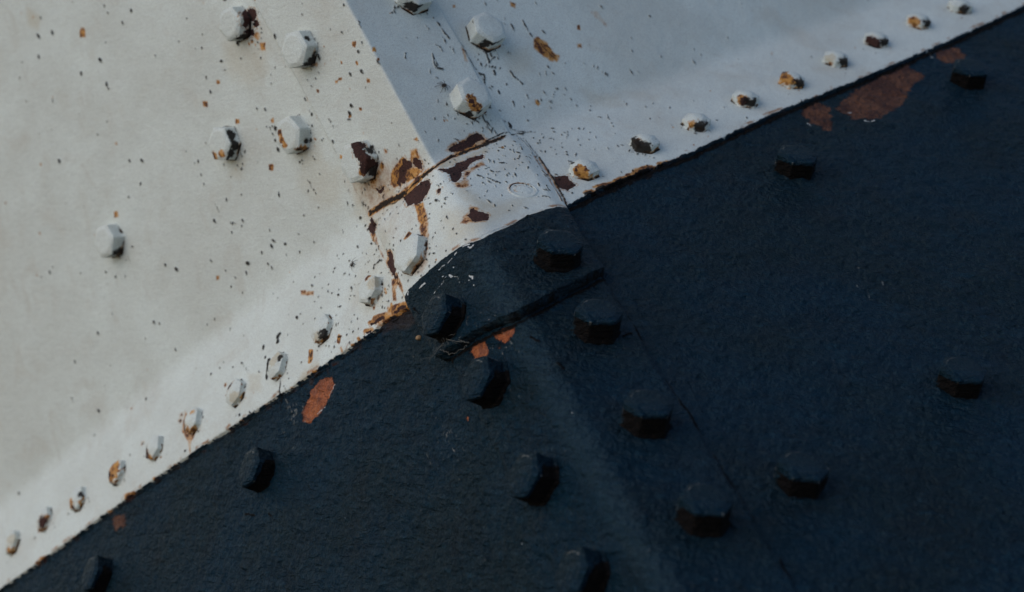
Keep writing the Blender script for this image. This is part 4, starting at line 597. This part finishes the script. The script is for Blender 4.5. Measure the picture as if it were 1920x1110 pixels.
def samples(a, b, fine_a, fine_b, step, grow=.006, maxstep=3.0):
    """coordinates from a to b, fine near the joint, coarser away from it"""
    out = [a]
    while out[-1] < b:
        v = out[-1]; d = max(fine_a - v, v - fine_b, 0)
        out.append(v + min(step + d * grow, maxstep * (6 if max(abs(v) - 1050, 0) else 1)))
    out[-1] = b
    return np.array(out)
def rim_drop(nr, nc, depth, sides='lrtb'):
    D = np.zeros((nr, nc))
    if 't' in sides: D[-1, :] = depth
    if 'b' in sides: D[0, :] = depth
    if 'l' in sides: D[:, 0] = depth
    if 'r' in sides: D[:, -1] = depth
    return D

root = bpy.data.objects.new('riveted_steel_corner', None); COL.objects.link(root)
root['label'] = 'riveted steel corner with rusty white paint above and dark navy paint below'
root['category'] = 'steel structure'
root.matrix_world = Matrix.Translation(Vector(C0) * .001 + Vector((0, 0, CAM_Z)))

def lumps(S, Z, amp, seed): return amp * (fbm(S / 45, Z / 45, seed, 3) + .35 * fbm(S / 9, Z / 9, seed + 3, 2))

def sheet(name, S2, Z2, H, r, disp, colour, ws=True, ns=False, drop=None, label=None, parent=root):
    nr, nc = S2.shape; S, Z = S2.ravel(), Z2.ravel()
    A = fields(S, Z, ws, ns, H)
    if colour == 'navy':
        A['navy'] = np.full(S.shape, 6.0)
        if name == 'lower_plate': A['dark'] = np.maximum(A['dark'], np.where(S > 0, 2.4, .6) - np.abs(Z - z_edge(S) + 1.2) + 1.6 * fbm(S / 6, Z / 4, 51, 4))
        else:
            A['scratch_and_sheen'] = 11 - np.abs(S + 3) + 5 * fbm(S / 25, Z / 60, 61, 3)  # pale band painted in as the highlight along the ridge
            A['dark'] = np.maximum(A['dark'], np.clip(1.0 - np.abs(S - 83.5) + 3.2 * fbm(S / 9, Z / 14, 63, 4), -6, 1.2))
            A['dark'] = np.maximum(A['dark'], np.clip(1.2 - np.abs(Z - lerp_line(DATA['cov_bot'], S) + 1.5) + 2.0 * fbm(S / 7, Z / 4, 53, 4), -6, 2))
    elif colour == 'split':
        A['scratch_and_sheen'] = np.maximum(A['scratch_and_sheen'], np.where(Z < -125, 9 - np.abs(S + 3) + 5 * fbm(S / 25, Z / 60, 61, 3), -8))  # same painted ridge highlight, on the cover's navy half
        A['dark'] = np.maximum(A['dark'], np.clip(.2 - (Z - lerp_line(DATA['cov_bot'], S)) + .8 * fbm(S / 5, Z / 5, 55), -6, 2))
        A['navy'] = np.clip(z_edge_cover(S) - Z + fbm(S / 6, Z / 6, 3) * .8, -8, 8)
    else: A['navy'] = np.clip(z_edge(S) + 1.0 + 1.2 * (S > 0) - Z + fbm(S / 7, Z / 7, 3) * 1.6 + .9 * fbm(S / 2, Z / 2, 6), -8, 8)
    d = disp.ravel().copy()
    d = d - sm(np.maximum(A['rust'], A['primer']), -.4, .3) * .35 + sm(A['dark'], -.6, .6) * .5
    if drop is not None: d = d - drop.ravel()
    P = place(S, Z, H, r, d)
    o = link_mesh(name, P, grid_faces(nr, nc), A, parent, label=label)
    return o

# white face plates (left, right): lower edge follows the paint break, dished outwards
FP = 'top'
def face_plate(side):
    if side == 'L': s = -samples(38 if FP == 'low' else 24, 2000, 0, 170, .95, .0020, 2.4)[::-1]
    else: s = samples(38 if FP == 'low' else 24, 1600, 0, 150, .95, .0012, 2.4)
    zz = samples(0, 1500, 0, 420, .9, .02, 6)
    S2, B2 = np.meshgrid(s, zz); ze = z_edge(S2) + .9 * fbm(S2 / 4, S2 * 0, 31, 3); Z2 = ze + B2
    d = lumps(S2, Z2, .5, 3) - 1.6 * np.exp(-B2 / 1.6)
    extra = np.zeros_like(S2)
    dr = rim_drop(*S2.shape, 9, 'b')
    return sheet('face_plate', S2, Z2, 0, .01, d, 'white', drop=dr,
                 label='white painted plate on the %s side of the ridge' % ('left' if side == 'L' else 'right'))
plate_L = face_plate('L'); plate_R = face_plate('R')

# white corner angle above the splice, crisp ridge
s = np.concatenate([samples(-84, 0, -110, 110, .85), samples(0, 84, -110, 110, .85)[1:]]); zz = samples(-60, 1370, -30, 340, .9, .02, 6)
S2, Z2 = np.meshgrid(s, zz)
sl = lerp_line(DATA['ang_L'], Z2, 1); sr = lerp_line(DATA['ang_R'], Z2, 1)
S3 = np.where(S2 < 0, S2 / 84 * np.abs(sl), S2 / 84 * sr)
ed = np.minimum(S3 + np.abs(sl), sr - S3)
d = lumps(S3, Z2, .35, 7) - 1.9 * (1 - sm(ed, -.5, 3.0)) + .4 * fbm(S3 / 5, Z2 / 40, 9) * (1 - sm(ed, 0, 6))
d = d - 3.4 * sm(lerp_line(DATA['cov_top'], S3) - Z2, -1, 3)
angle_top = sheet('corner_angle', S3, Z2, 3, 2.2, d, 'white', drop=rim_drop(*S3.shape, 4, 'lr'), label='white painted corner angle with a sharp ridge')

# navy plates below, set back behind the white edge
FP = 'low'
def lower_plate(side):
    if side == 'L': s = -samples(38 if FP == 'low' else 24, 2000, 0, 170, .95, .0020, 2.4)[::-1]
    else: s = samples(38 if FP == 'low' else 24, 1600, 0, 260, .95, .0012, 2.4)
    zz = samples(0, 1100, 0, 560, 1.0, .02, 6)
    S2, B2 = np.meshgrid(s, zz[::-1]); Z2 = z_edge(S2) + 9 - B2
    d = lumps(S2, Z2, .8, 13) + .85 * fbm(S2 / 3.2, Z2 / 4.5, 19, 3) + .9 * fbm(S2 / 12, Z2 / 9, 20, 3)
    return sheet('lower_plate', S2, Z2, -3, .01, d, 'navy', ws=False, ns=True,
                 label='navy painted plate on the %s side of the ridge' % ('left' if side == 'L' else 'right'))
low_L = lower_plate('L'); low_R = lower_plate('R')

# navy corner angle, soft ridge with a highlight painted along it
s = samples(-1, 1, -2, 2, .008); zz = samples(-1100, -120, -520, -120, 1.0, .02, 6)
S2, Z2 = np.meshgrid(s, zz)
sl = 73 + 3.0 * fbm(Z2 / 60, Z2 * 0, 4); sr = 84 + 3.0 * fbm(Z2 / 60, Z2 * 0, 6)
S3 = np.where(S2 < 0, S2 * sl, S2 * sr); ed = np.minimum(S3 + sl, sr - S3)
d = lumps(S3, Z2, .7, 15) - 2.6 * (1 - sm(ed, -1, 6)) + .75 * fbm(S3 / 3.2, Z2 / 4.5, 22, 3) + .9 * fbm(S3 / 12, Z2 / 9, 23, 3)
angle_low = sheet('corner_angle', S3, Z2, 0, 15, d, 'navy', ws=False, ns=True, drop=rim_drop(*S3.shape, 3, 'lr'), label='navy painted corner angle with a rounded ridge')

# splice cover over the joint, half white half navy
s = samples(-1, 1, -2, 2, .0052); b = np.linspace(0, 1, 300)
S2, B2 = np.meshgrid(s, b)
zt = lerp_line(DATA['cov_top'], S2 * 88); zb_ = lerp_line(DATA['cov_bot'], S2 * 84)
Z2 = zb_ + (zt - zb_) * B2
sl = np.abs(lerp_line(DATA['cov_left'], Z2, 1)); sr = lerp_line(DATA['cov_right'], Z2, 1)
S3 = np.where(S2 < 0, S2 * sl, S2 * sr) + .5 * fbm(Z2 / 9, S2 * 0, 44) * np.abs(S2)
Z3 = Z2 + .6 * fbm(S3 / 8, S3 * 0, 45)
ed = np.minimum(S3 + sl, sr - S3)
et = (1 - B2) * 190; eb = B2 * 190
d = lumps(S3, Z3, .5, 17) - 2.2 * (1 - sm(et, 0, 22)) - 1.2 * np.exp(-ed / 1.5) - 1.0 * np.exp(-eb / 1.2) + 2.5 * (1 - sm(eb, 0, 25))
d = d - (1 - sm(Z3, -85, -55)) * 0 - 3.0 * (1 - sm(ed, 0, 14)) * np.maximum(sm(Z3, -125, -60), .85 * (S3 > 0))
d = d + (.7 * fbm(S3 / 3.2, Z3 / 4.5, 29, 3) + .7 * fbm(S3 / 12, Z3 / 9, 28, 3)) * sm(-Z3, 112, 126)
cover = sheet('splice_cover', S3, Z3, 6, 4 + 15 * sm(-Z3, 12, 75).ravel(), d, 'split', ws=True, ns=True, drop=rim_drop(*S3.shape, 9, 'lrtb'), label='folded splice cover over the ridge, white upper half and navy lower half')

# ---------------------------------------------------------------- bolts
def bolt(kind, face, reg, u, z, af, ht, rot, hp, label, blobs, seed):
    parent = {0: {'L': plate_L, 'R': plate_R}[face], 3: angle_top, 6: cover, 1: angle_low, -4: {'L': low_L, 'R': low_R}[face]}[hp]
    rng = random.Random(seed)
    na = 108; th = np.linspace(0, 2 * np.pi, na, endpoint=False)
    ri = af * .5
    k = np.mod(th - math.radians(rot), np.pi / 3) - np.pi / 6
    hexr = ri / np.cos(k); soft = ri * 1.085
    hexr = np.minimum(hexr, soft + (hexr - soft) * .85)          # paint rounds the corners
    small = kind == 'wnut'
    prof = []                                                   # (radius as mix circle/hex, fraction, height)
    rt = ri * (.80 if not small else .62)
    for t in np.linspace(.02, 1, 13): prof.append((0, rt * t, ht - (.25 * t ** 4 if not small else 1.2 * t ** 3)))
    for t in np.linspace(.12, 1, 7): prof.append((t, rt, ht - (.25 if not small else 1.2) - t * (1.5 if not small else 2.2)))
    z1 = prof[-1][2]
    for t in np.linspace(.07, 1, 13): prof.append((1, 0, z1 * (1 - t) + 1.2 * t))
    for t in (.3, .6, 1.0, 1.5): prof.append((1, t * .9, 1.2 - t * 1.3 + .2 * t * t))
    prof.append((1, 1.6, -2.5))
    if hp == 6 and kind == 'navy':                            # a washer under the head
        prof = [p for p in prof if not (p[0] == 1 and p[1] == 0 and p[2] < 2.4)][:-5] + [(1, 0, 2.4), (1, .3, 2.0)]
        for rw, hw in ((1.155, 1.9), (1.19, 1.75), (1.215, 1.4), (1.22, .7), (1.23, -.2), (1.3, -1.2), (1.4, -3)): prof.append((2, rw * ri, hw))
    rings = []
    for m, a, h in prof:
        if m == 0 or m == 2: rad = np.full(na, a)
        elif a == rt and m > 0: tt = m; rad = rt * (1 - tt) + hexr * tt; rad = rad + 0 * a
        else: rad = hexr + a
        rings.append(np.stack([rad * np.cos(th), rad * np.sin(th), np.full(na, h)], -1))
    V = np.concatenate(rings); nr = len(rings)
    # worn and lumpy paint, slightly tilted head
    n3 = fbm(V[:, 0] / 5 + seed * 7, V[:, 1] / 5 + V[:, 2] / 4, seed, 3); n4 = fbm(V[:, 0] / 2 + seed, V[:, 1] / 2 - V[:, 2] / 2, seed + 5, 2)
    rr = np.hypot(V[:, 0], V[:, 1]) + 1e-6; sc = 1 + (n3 * .16 + n4 * .09) / np.maximum(rr, 6)
    V[:, 0] *= sc; V[:, 1] *= sc; V[:, 2] += n3 * .16 * (V[:, 2] > 0)
    tx, ty = rng.gauss(0, .025), rng.gauss(0, .025); V[:, 2] += (V[:, 0] * tx + V[:, 1] * ty) * (V[:, 2] > 1)
    i = np.arange(nr * na).reshape(nr, na); j = np.roll(i, -1, 1)
    F = np.stack([i[:-1], i[1:], j[1:], j[:-1]], -1).reshape(-1, 4)
    cen = np.array([[0, 0, V[:na, 2].mean()]]); V = np.concatenate([V, cen]); ci = len(V) - 1
    cap = np.stack([np.full(na // 2, ci), i[0, 0::2], i[0, 1::2], np.roll(i[0, 0::2], -1)], -1)
    F = np.concatenate([F, cap])
    A = blank(len(V))
    # blob centres: (du, dz) on the face at 45% of the head height
    for key, du, dz, dh, r in blobs:
        c = np.array([du, dz, dh]); key = 'chip' if key == 'chipt' else key
        jit = fbm(V[:, 0] / 1.7 + du, V[:, 1] / 1.7 + V[:, 2] / 1.7, 3, 3)
        dd = np.linalg.norm((V - c) * np.array([1, 1, .8]), axis=1); sdv = r * 1.15 - dd + jit * r * .7
        if key == 'dark':                                       # dirt sits on the side faces, under the rim
            sdv = np.minimum(sdv + r * .35, (ht * .80 - V[:, 2]) * .9 + jit)
        put(A, key, np.arange(len(V)), sdv, 1.2, .8)
    navy = kind == 'navy'
    if navy:                                                    # pale upper rim of the head
        rr_ = np.hypot(V[:, 0], V[:, 1]); an_ = np.arctan2(V[:, 1], V[:, 0]); mid = 1.9 if face == 'L' else 1.5
        A['dust_and_glint'] = np.maximum(A['dust_and_glint'], np.where(V[:, 2] > ht * .7, .25 - np.abs(rr_ - rt * 1.02) - np.maximum(np.abs(an_ - mid) - .5, 0) * 1.5 + .5 * fbm(an_ * 5 + seed, rr_, 4), -6))
        vtx = (np.pi / 6 - np.abs(np.mod(an_ - math.radians(rot), np.pi / 3) - np.pi / 6)) * ri
        A['dust_and_glint'] = np.maximum(A['dust_and_glint'], np.where((V[:, 2] > 3) & (V[:, 2] < ht * .9) & (rr_ > ri * .95), .15 - vtx + 1.1 * fbm(V[:, 2] / 2.5 + seed, an_ * 3, 14), -6))  # sliver highlights painted pale along the hex side edges
    if navy:                                                    # crud, plus shade painted into the lower side faces
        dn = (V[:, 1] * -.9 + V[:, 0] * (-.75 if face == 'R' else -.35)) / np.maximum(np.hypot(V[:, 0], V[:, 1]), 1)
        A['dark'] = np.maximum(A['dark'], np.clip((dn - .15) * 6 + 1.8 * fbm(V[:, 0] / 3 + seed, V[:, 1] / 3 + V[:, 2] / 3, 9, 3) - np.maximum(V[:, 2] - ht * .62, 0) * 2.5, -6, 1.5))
    A['navy'] = np.full(len(V), 6.0 if navy else -6.0)
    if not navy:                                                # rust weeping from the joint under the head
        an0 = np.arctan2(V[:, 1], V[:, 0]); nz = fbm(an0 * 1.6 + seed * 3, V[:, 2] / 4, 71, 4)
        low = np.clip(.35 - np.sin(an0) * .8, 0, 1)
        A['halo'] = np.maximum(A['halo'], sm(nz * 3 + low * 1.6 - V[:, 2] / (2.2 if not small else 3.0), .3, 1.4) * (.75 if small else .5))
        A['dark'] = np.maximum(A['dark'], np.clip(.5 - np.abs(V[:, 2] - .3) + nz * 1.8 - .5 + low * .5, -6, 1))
    # gentle rubbed specks of rust on sharp corners of the white heads
    n_ = N_[reg]; a_ = DL if face == 'L' else DR; b_ = np.cross(n_, a_); b_ = b_ if b_[2] > 0 else -b_
    e_, m_ = (EU, MU) if reg[1] == 'U' else (EL, ML)
    foot = u * a_ + z * e_ + hp * m_
    P = V[:, :1] * a_ + V[:, 1:2] * b_ + V[:, 2:] * n_
    if np.dot(np.cross(a_, b_), n_) > 0: F = F[:, ::-1]
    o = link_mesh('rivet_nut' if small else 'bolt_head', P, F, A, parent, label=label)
    o.location = foot * .001
    return o
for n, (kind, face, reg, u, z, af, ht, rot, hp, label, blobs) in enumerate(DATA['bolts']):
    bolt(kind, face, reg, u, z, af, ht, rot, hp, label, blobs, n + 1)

# ---------------------------------------------------------------- flush rivet ring, spider, webs
def simple_mat(name, col, rough=.7):
    m = bpy.data.materials.new(name); m.use_nodes = True; t = m.node_tree; b = t.nodes['Principled BSDF']
    n = t.nodes.new('ShaderNodeTexNoise'); n.inputs['Scale'].default_value = 900; tc = t.nodes.new('ShaderNodeTexCoord'); t.links.new(tc.outputs['Object'], n.inputs[0])
    mx = t.nodes.new('ShaderNodeMix'); mx.data_type = 'RGBA'; mx.inputs[6].default_value = (*[c * .5 for c in col], 1); mx.inputs[7].default_value = (*[c * 1.4 for c in col], 1)
    t.links.new(n.outputs[0], mx.inputs[0]); t.links.new(mx.outputs[2], b.inputs['Base Color']); b.inputs['Roughness'].default_value = rough; return m
def tube(paths, rad, name, mat, parent=None):
    V = []; F = []
    for pts, r0, r1 in paths:
        pts = np.array(pts, float); n = len(pts); base = len(V)
        for i, p in enumerate(pts):
            tdir = pts[min(i + 1, n - 1)] - pts[max(i - 1, 0)]; tdir /= np.linalg.norm(tdir) + 1e-9
            a = np.cross(tdir, [.3, .2, .9]); a /= np.linalg.norm(a) + 1e-9; b_ = np.cross(tdir, a)
            r = r0 + (r1 - r0) * i / (n - 1)
            for k in range(6):
                an = k * math.pi / 3; V.append(p + r * (a * math.cos(an) + b_ * math.sin(an)))
        for i in range(n - 1):
            for k in range(6):
                k2 = (k + 1) % 6; F.append((base + i * 6 + k, base + i * 6 + k2, base + (i + 1) * 6 + k2, base + (i + 1) * 6 + k))
    return link_mesh(name, np.array(V), np.array(F), None, parent, mat=mat)
def on_face(s, z, H, up=0.0):
    """structure-space mm of a point 'up' mm above the sheet at stand-off H"""
    return tuple(place(np.array([float(s)]), np.array([float(z)]), H, .01, np.array([float(up)]))[0])
MW = root.matrix_world.copy()

ring_s, ring_z = DATA['ring']
nr_, na_ = 12, 72; th = np.linspace(0, 2 * np.pi, na_, endpoint=False); rings = []; flat = []
n_ = N_['RL']; a_ = DR; b_ = np.cross(n_, a_); b_ = b_ if b_[2] > 0 else -b_; cen = np.array(on_face(ring_s, ring_z, 6, 0))
for rr_, hh in ((.5, .5), (3, .45), (5, .3), (6.6, .1), (7.4, -.35), (7.9, -.5), (8.4, -.2), (9.0, .55), (9.7, .7), (10.6, .35), (11.6, -.6), (12.5, -2)):
    q_ = fbm(np.cos(th) * 2 + rr_, np.sin(th) * 2, 77) * .35
    flat.append(np.stack([(rr_ + q_) * np.cos(th), (rr_ + q_) * np.sin(th), hh + q_ * .3], -1))
W_ = np.concatenate(flat + [np.array([[0, 0, .5]])]); V = cen + W_[:, :1] * a_ + W_[:, 1:2] * b_ + W_[:, 2:] * n_
i = np.arange(nr_ * na_).reshape(nr_, na_); j = np.roll(i, -1, 1)
F = np.stack([i[:-1], i[1:], j[1:], j[:-1]], -1).reshape(-1, 4); ci = len(V) - 1
cap = np.stack([np.full(na_ // 2, ci), i[0, 0::2], i[0, 1::2], np.roll(i[0, 0::2], -1)], -1); F = np.concatenate([F, cap])
A = blank(len(V)); A['navy'] = np.full(len(V), -6.0)
rad = np.hypot(W_[:, 0], W_[:, 1]); ang = np.arctan2(W_[:, 1], W_[:, 0])
A['dark'] = .55 - np.abs(rad - 8.0) + .35 * fbm(ang * 2, rad, 6)
A['rust'] = np.minimum(1.3 - np.abs(rad - 8.0), 1.2 - np.abs(ang - 1.9) * 1.6)
A['halo'] = sm(1.6 - np.abs(rad - 8.6), 0, 1.5) * sm(1.4 - np.abs(ang - 1.7), 0, 1) * .8
link_mesh('flush_rivet', V, F, A, cover, label='flush rivet ringed with dark rust on the right side of the splice cover')

SPM = simple_mat('spider brown', (.035, .022, .014)); WEB = simple_mat('web grey', (.17, .165, .15)); CLM = simple_mat('clump tan', (.30, .19, .10))
def ball(c, r, sq, n=10):
    V = []; F = []
    for a in range(n + 1):
        for b in range(n * 2):
            t, p = math.pi * a / n, math.pi * b / n
            V.append((c[0] + sq[0] * r * math.sin(t) * math.cos(p), c[1] + sq[1] * r * math.sin(t) * math.sin(p), c[2] + sq[2] * r * math.cos(t)))
    m = 2 * n
    for a in range(n):
        for b in range(m): F.append((a * m + b, a * m + (b + 1) % m, (a + 1) * m + (b + 1) % m, (a + 1) * m + b))
    return V, F
def spider(s, z, H, scale, rot, label):
    e = bpy.data.objects.new('spider', None); COL.objects.link(e); e['label'] = label; e['category'] = 'spider'; e['group'] = 'tiny spiders on the white paint'
    p = on_face(s, z, H, 0)
    Zax = Vector(N_[('L' if s < 0 else 'R') + ('U' if z > 0 else 'L')]); Xax = Vector((0, 0, 1)).cross(Zax).normalized(); Yax = Zax.cross(Xax)
    M = Matrix((Xax, Yax, Zax)).transposed().to_4x4(); M.translation = Vector(p) * .001
    e.matrix_world = MW @ M @ Matrix.Rotation(rot, 4, 'Z')
    k = scale
    V, F = ball((0, 1.5 * k, 1.6 * k), 1.35 * k, (1, 1.25, .9)); link_mesh('abdomen', np.array(V), np.array(F), None, e, mat=SPM)
    V, F = ball((0, -.7 * k, 1.4 * k), .95 * k, (.9, 1.1, .7)); link_mesh('head', np.array(V), np.array(F), None, e, mat=SPM)
    for sd in (-1, 1):
        for a, ln in ((-62, 7.2), (-22, 5.0), (20, 5.0), (58, 7.0)):
            an = math.radians(a + 6 * sd); dx, dy = sd * math.cos(an), math.sin(an)
            P_ = [(sd * .5 * k, -.5 * k, 1.3 * k), (dx * ln * .35 * k, (dy * ln * .35 - .4) * k, 2.9 * k), (dx * ln * .7 * k, dy * ln * .7 * k, 1.7 * k), (dx * ln * k, (dy * ln - .3) * k, .1 * k)]
            tube([(P_, .26 * k, .12 * k)], 0, 'leg', SPM, e)
    return e
spider(DATA['spider'][0], DATA['spider'][1], 3, .95, math.radians(-65), 'tiny brown spider on shaded white paint beside the bolt with the orange ring')
spider(DATA['spider2'][0], DATA['spider2'][1], .5, .75, math.radians(150), 'tiny brown spider on the bright white paint left of the big clean bolt head')

web = bpy.data.objects.new('tmp', None)
paths = []; rng = random.Random(5)
for strand in DATA['cobweb']:
    P_ = []
    for i_, (a, b_) in enumerate(strand):
        up = 4
        if 0 < i_: 
            pa, pb = strand[i_ - 1], (a, b_)
            for t in (.25, .5, .75): P_.append(on_face(pa[0] + (a - pa[0]) * t + rng.gauss(0, .5), pa[1] + (b_ - pa[1]) * t + rng.gauss(0, .5), 6, up + rng.gauss(0, .4)))
        P_.append(on_face(a, b_, 6, up))
    paths.append((P_, .14, .09))
for _ in range(14):
    a, b_ = rng.uniform(-82, -55), rng.uniform(-205, -180); c_, d_ = a + rng.gauss(0, 9), b_ + rng.gauss(0, 7)
    P_ = [on_face(a + (c_ - a) * t, b_ + (d_ - b_) * t, 6, 4 + 3 * math.sin(t * 3.1)) for t in (0, .3, .6, 1)]; paths.append((P_, .06, .05))
wb = tube(paths, 0, 'cobweb', WEB); bpy.data.objects.remove(web)
wb.matrix_world = MW; wb['label'] = 'dusty cobweb strands hanging between the navy bolt and the ledge of the splice cover'; wb['category'] = 'cobweb'
V, F = ball((0, 0, 0), 2.3, (1, 1.15, .8), 12); V = np.array(V); V = V * (1 + .18 * fbm(V[:, :1] , V[:, 1:2] + V[:, 2:], 3))
cl = link_mesh('dirt_clump', V, np.array(F), None, None, mat=CLM)
cs, cz = DATA['clump']; cl.location = MW @ (Vector(on_face(cs, cz, -4, 1.0)) * .001); cl['label'] = 'tiny tan clump of dirt on navy paint left of the splice cover bolt'; cl['category'] = 'dirt clump'
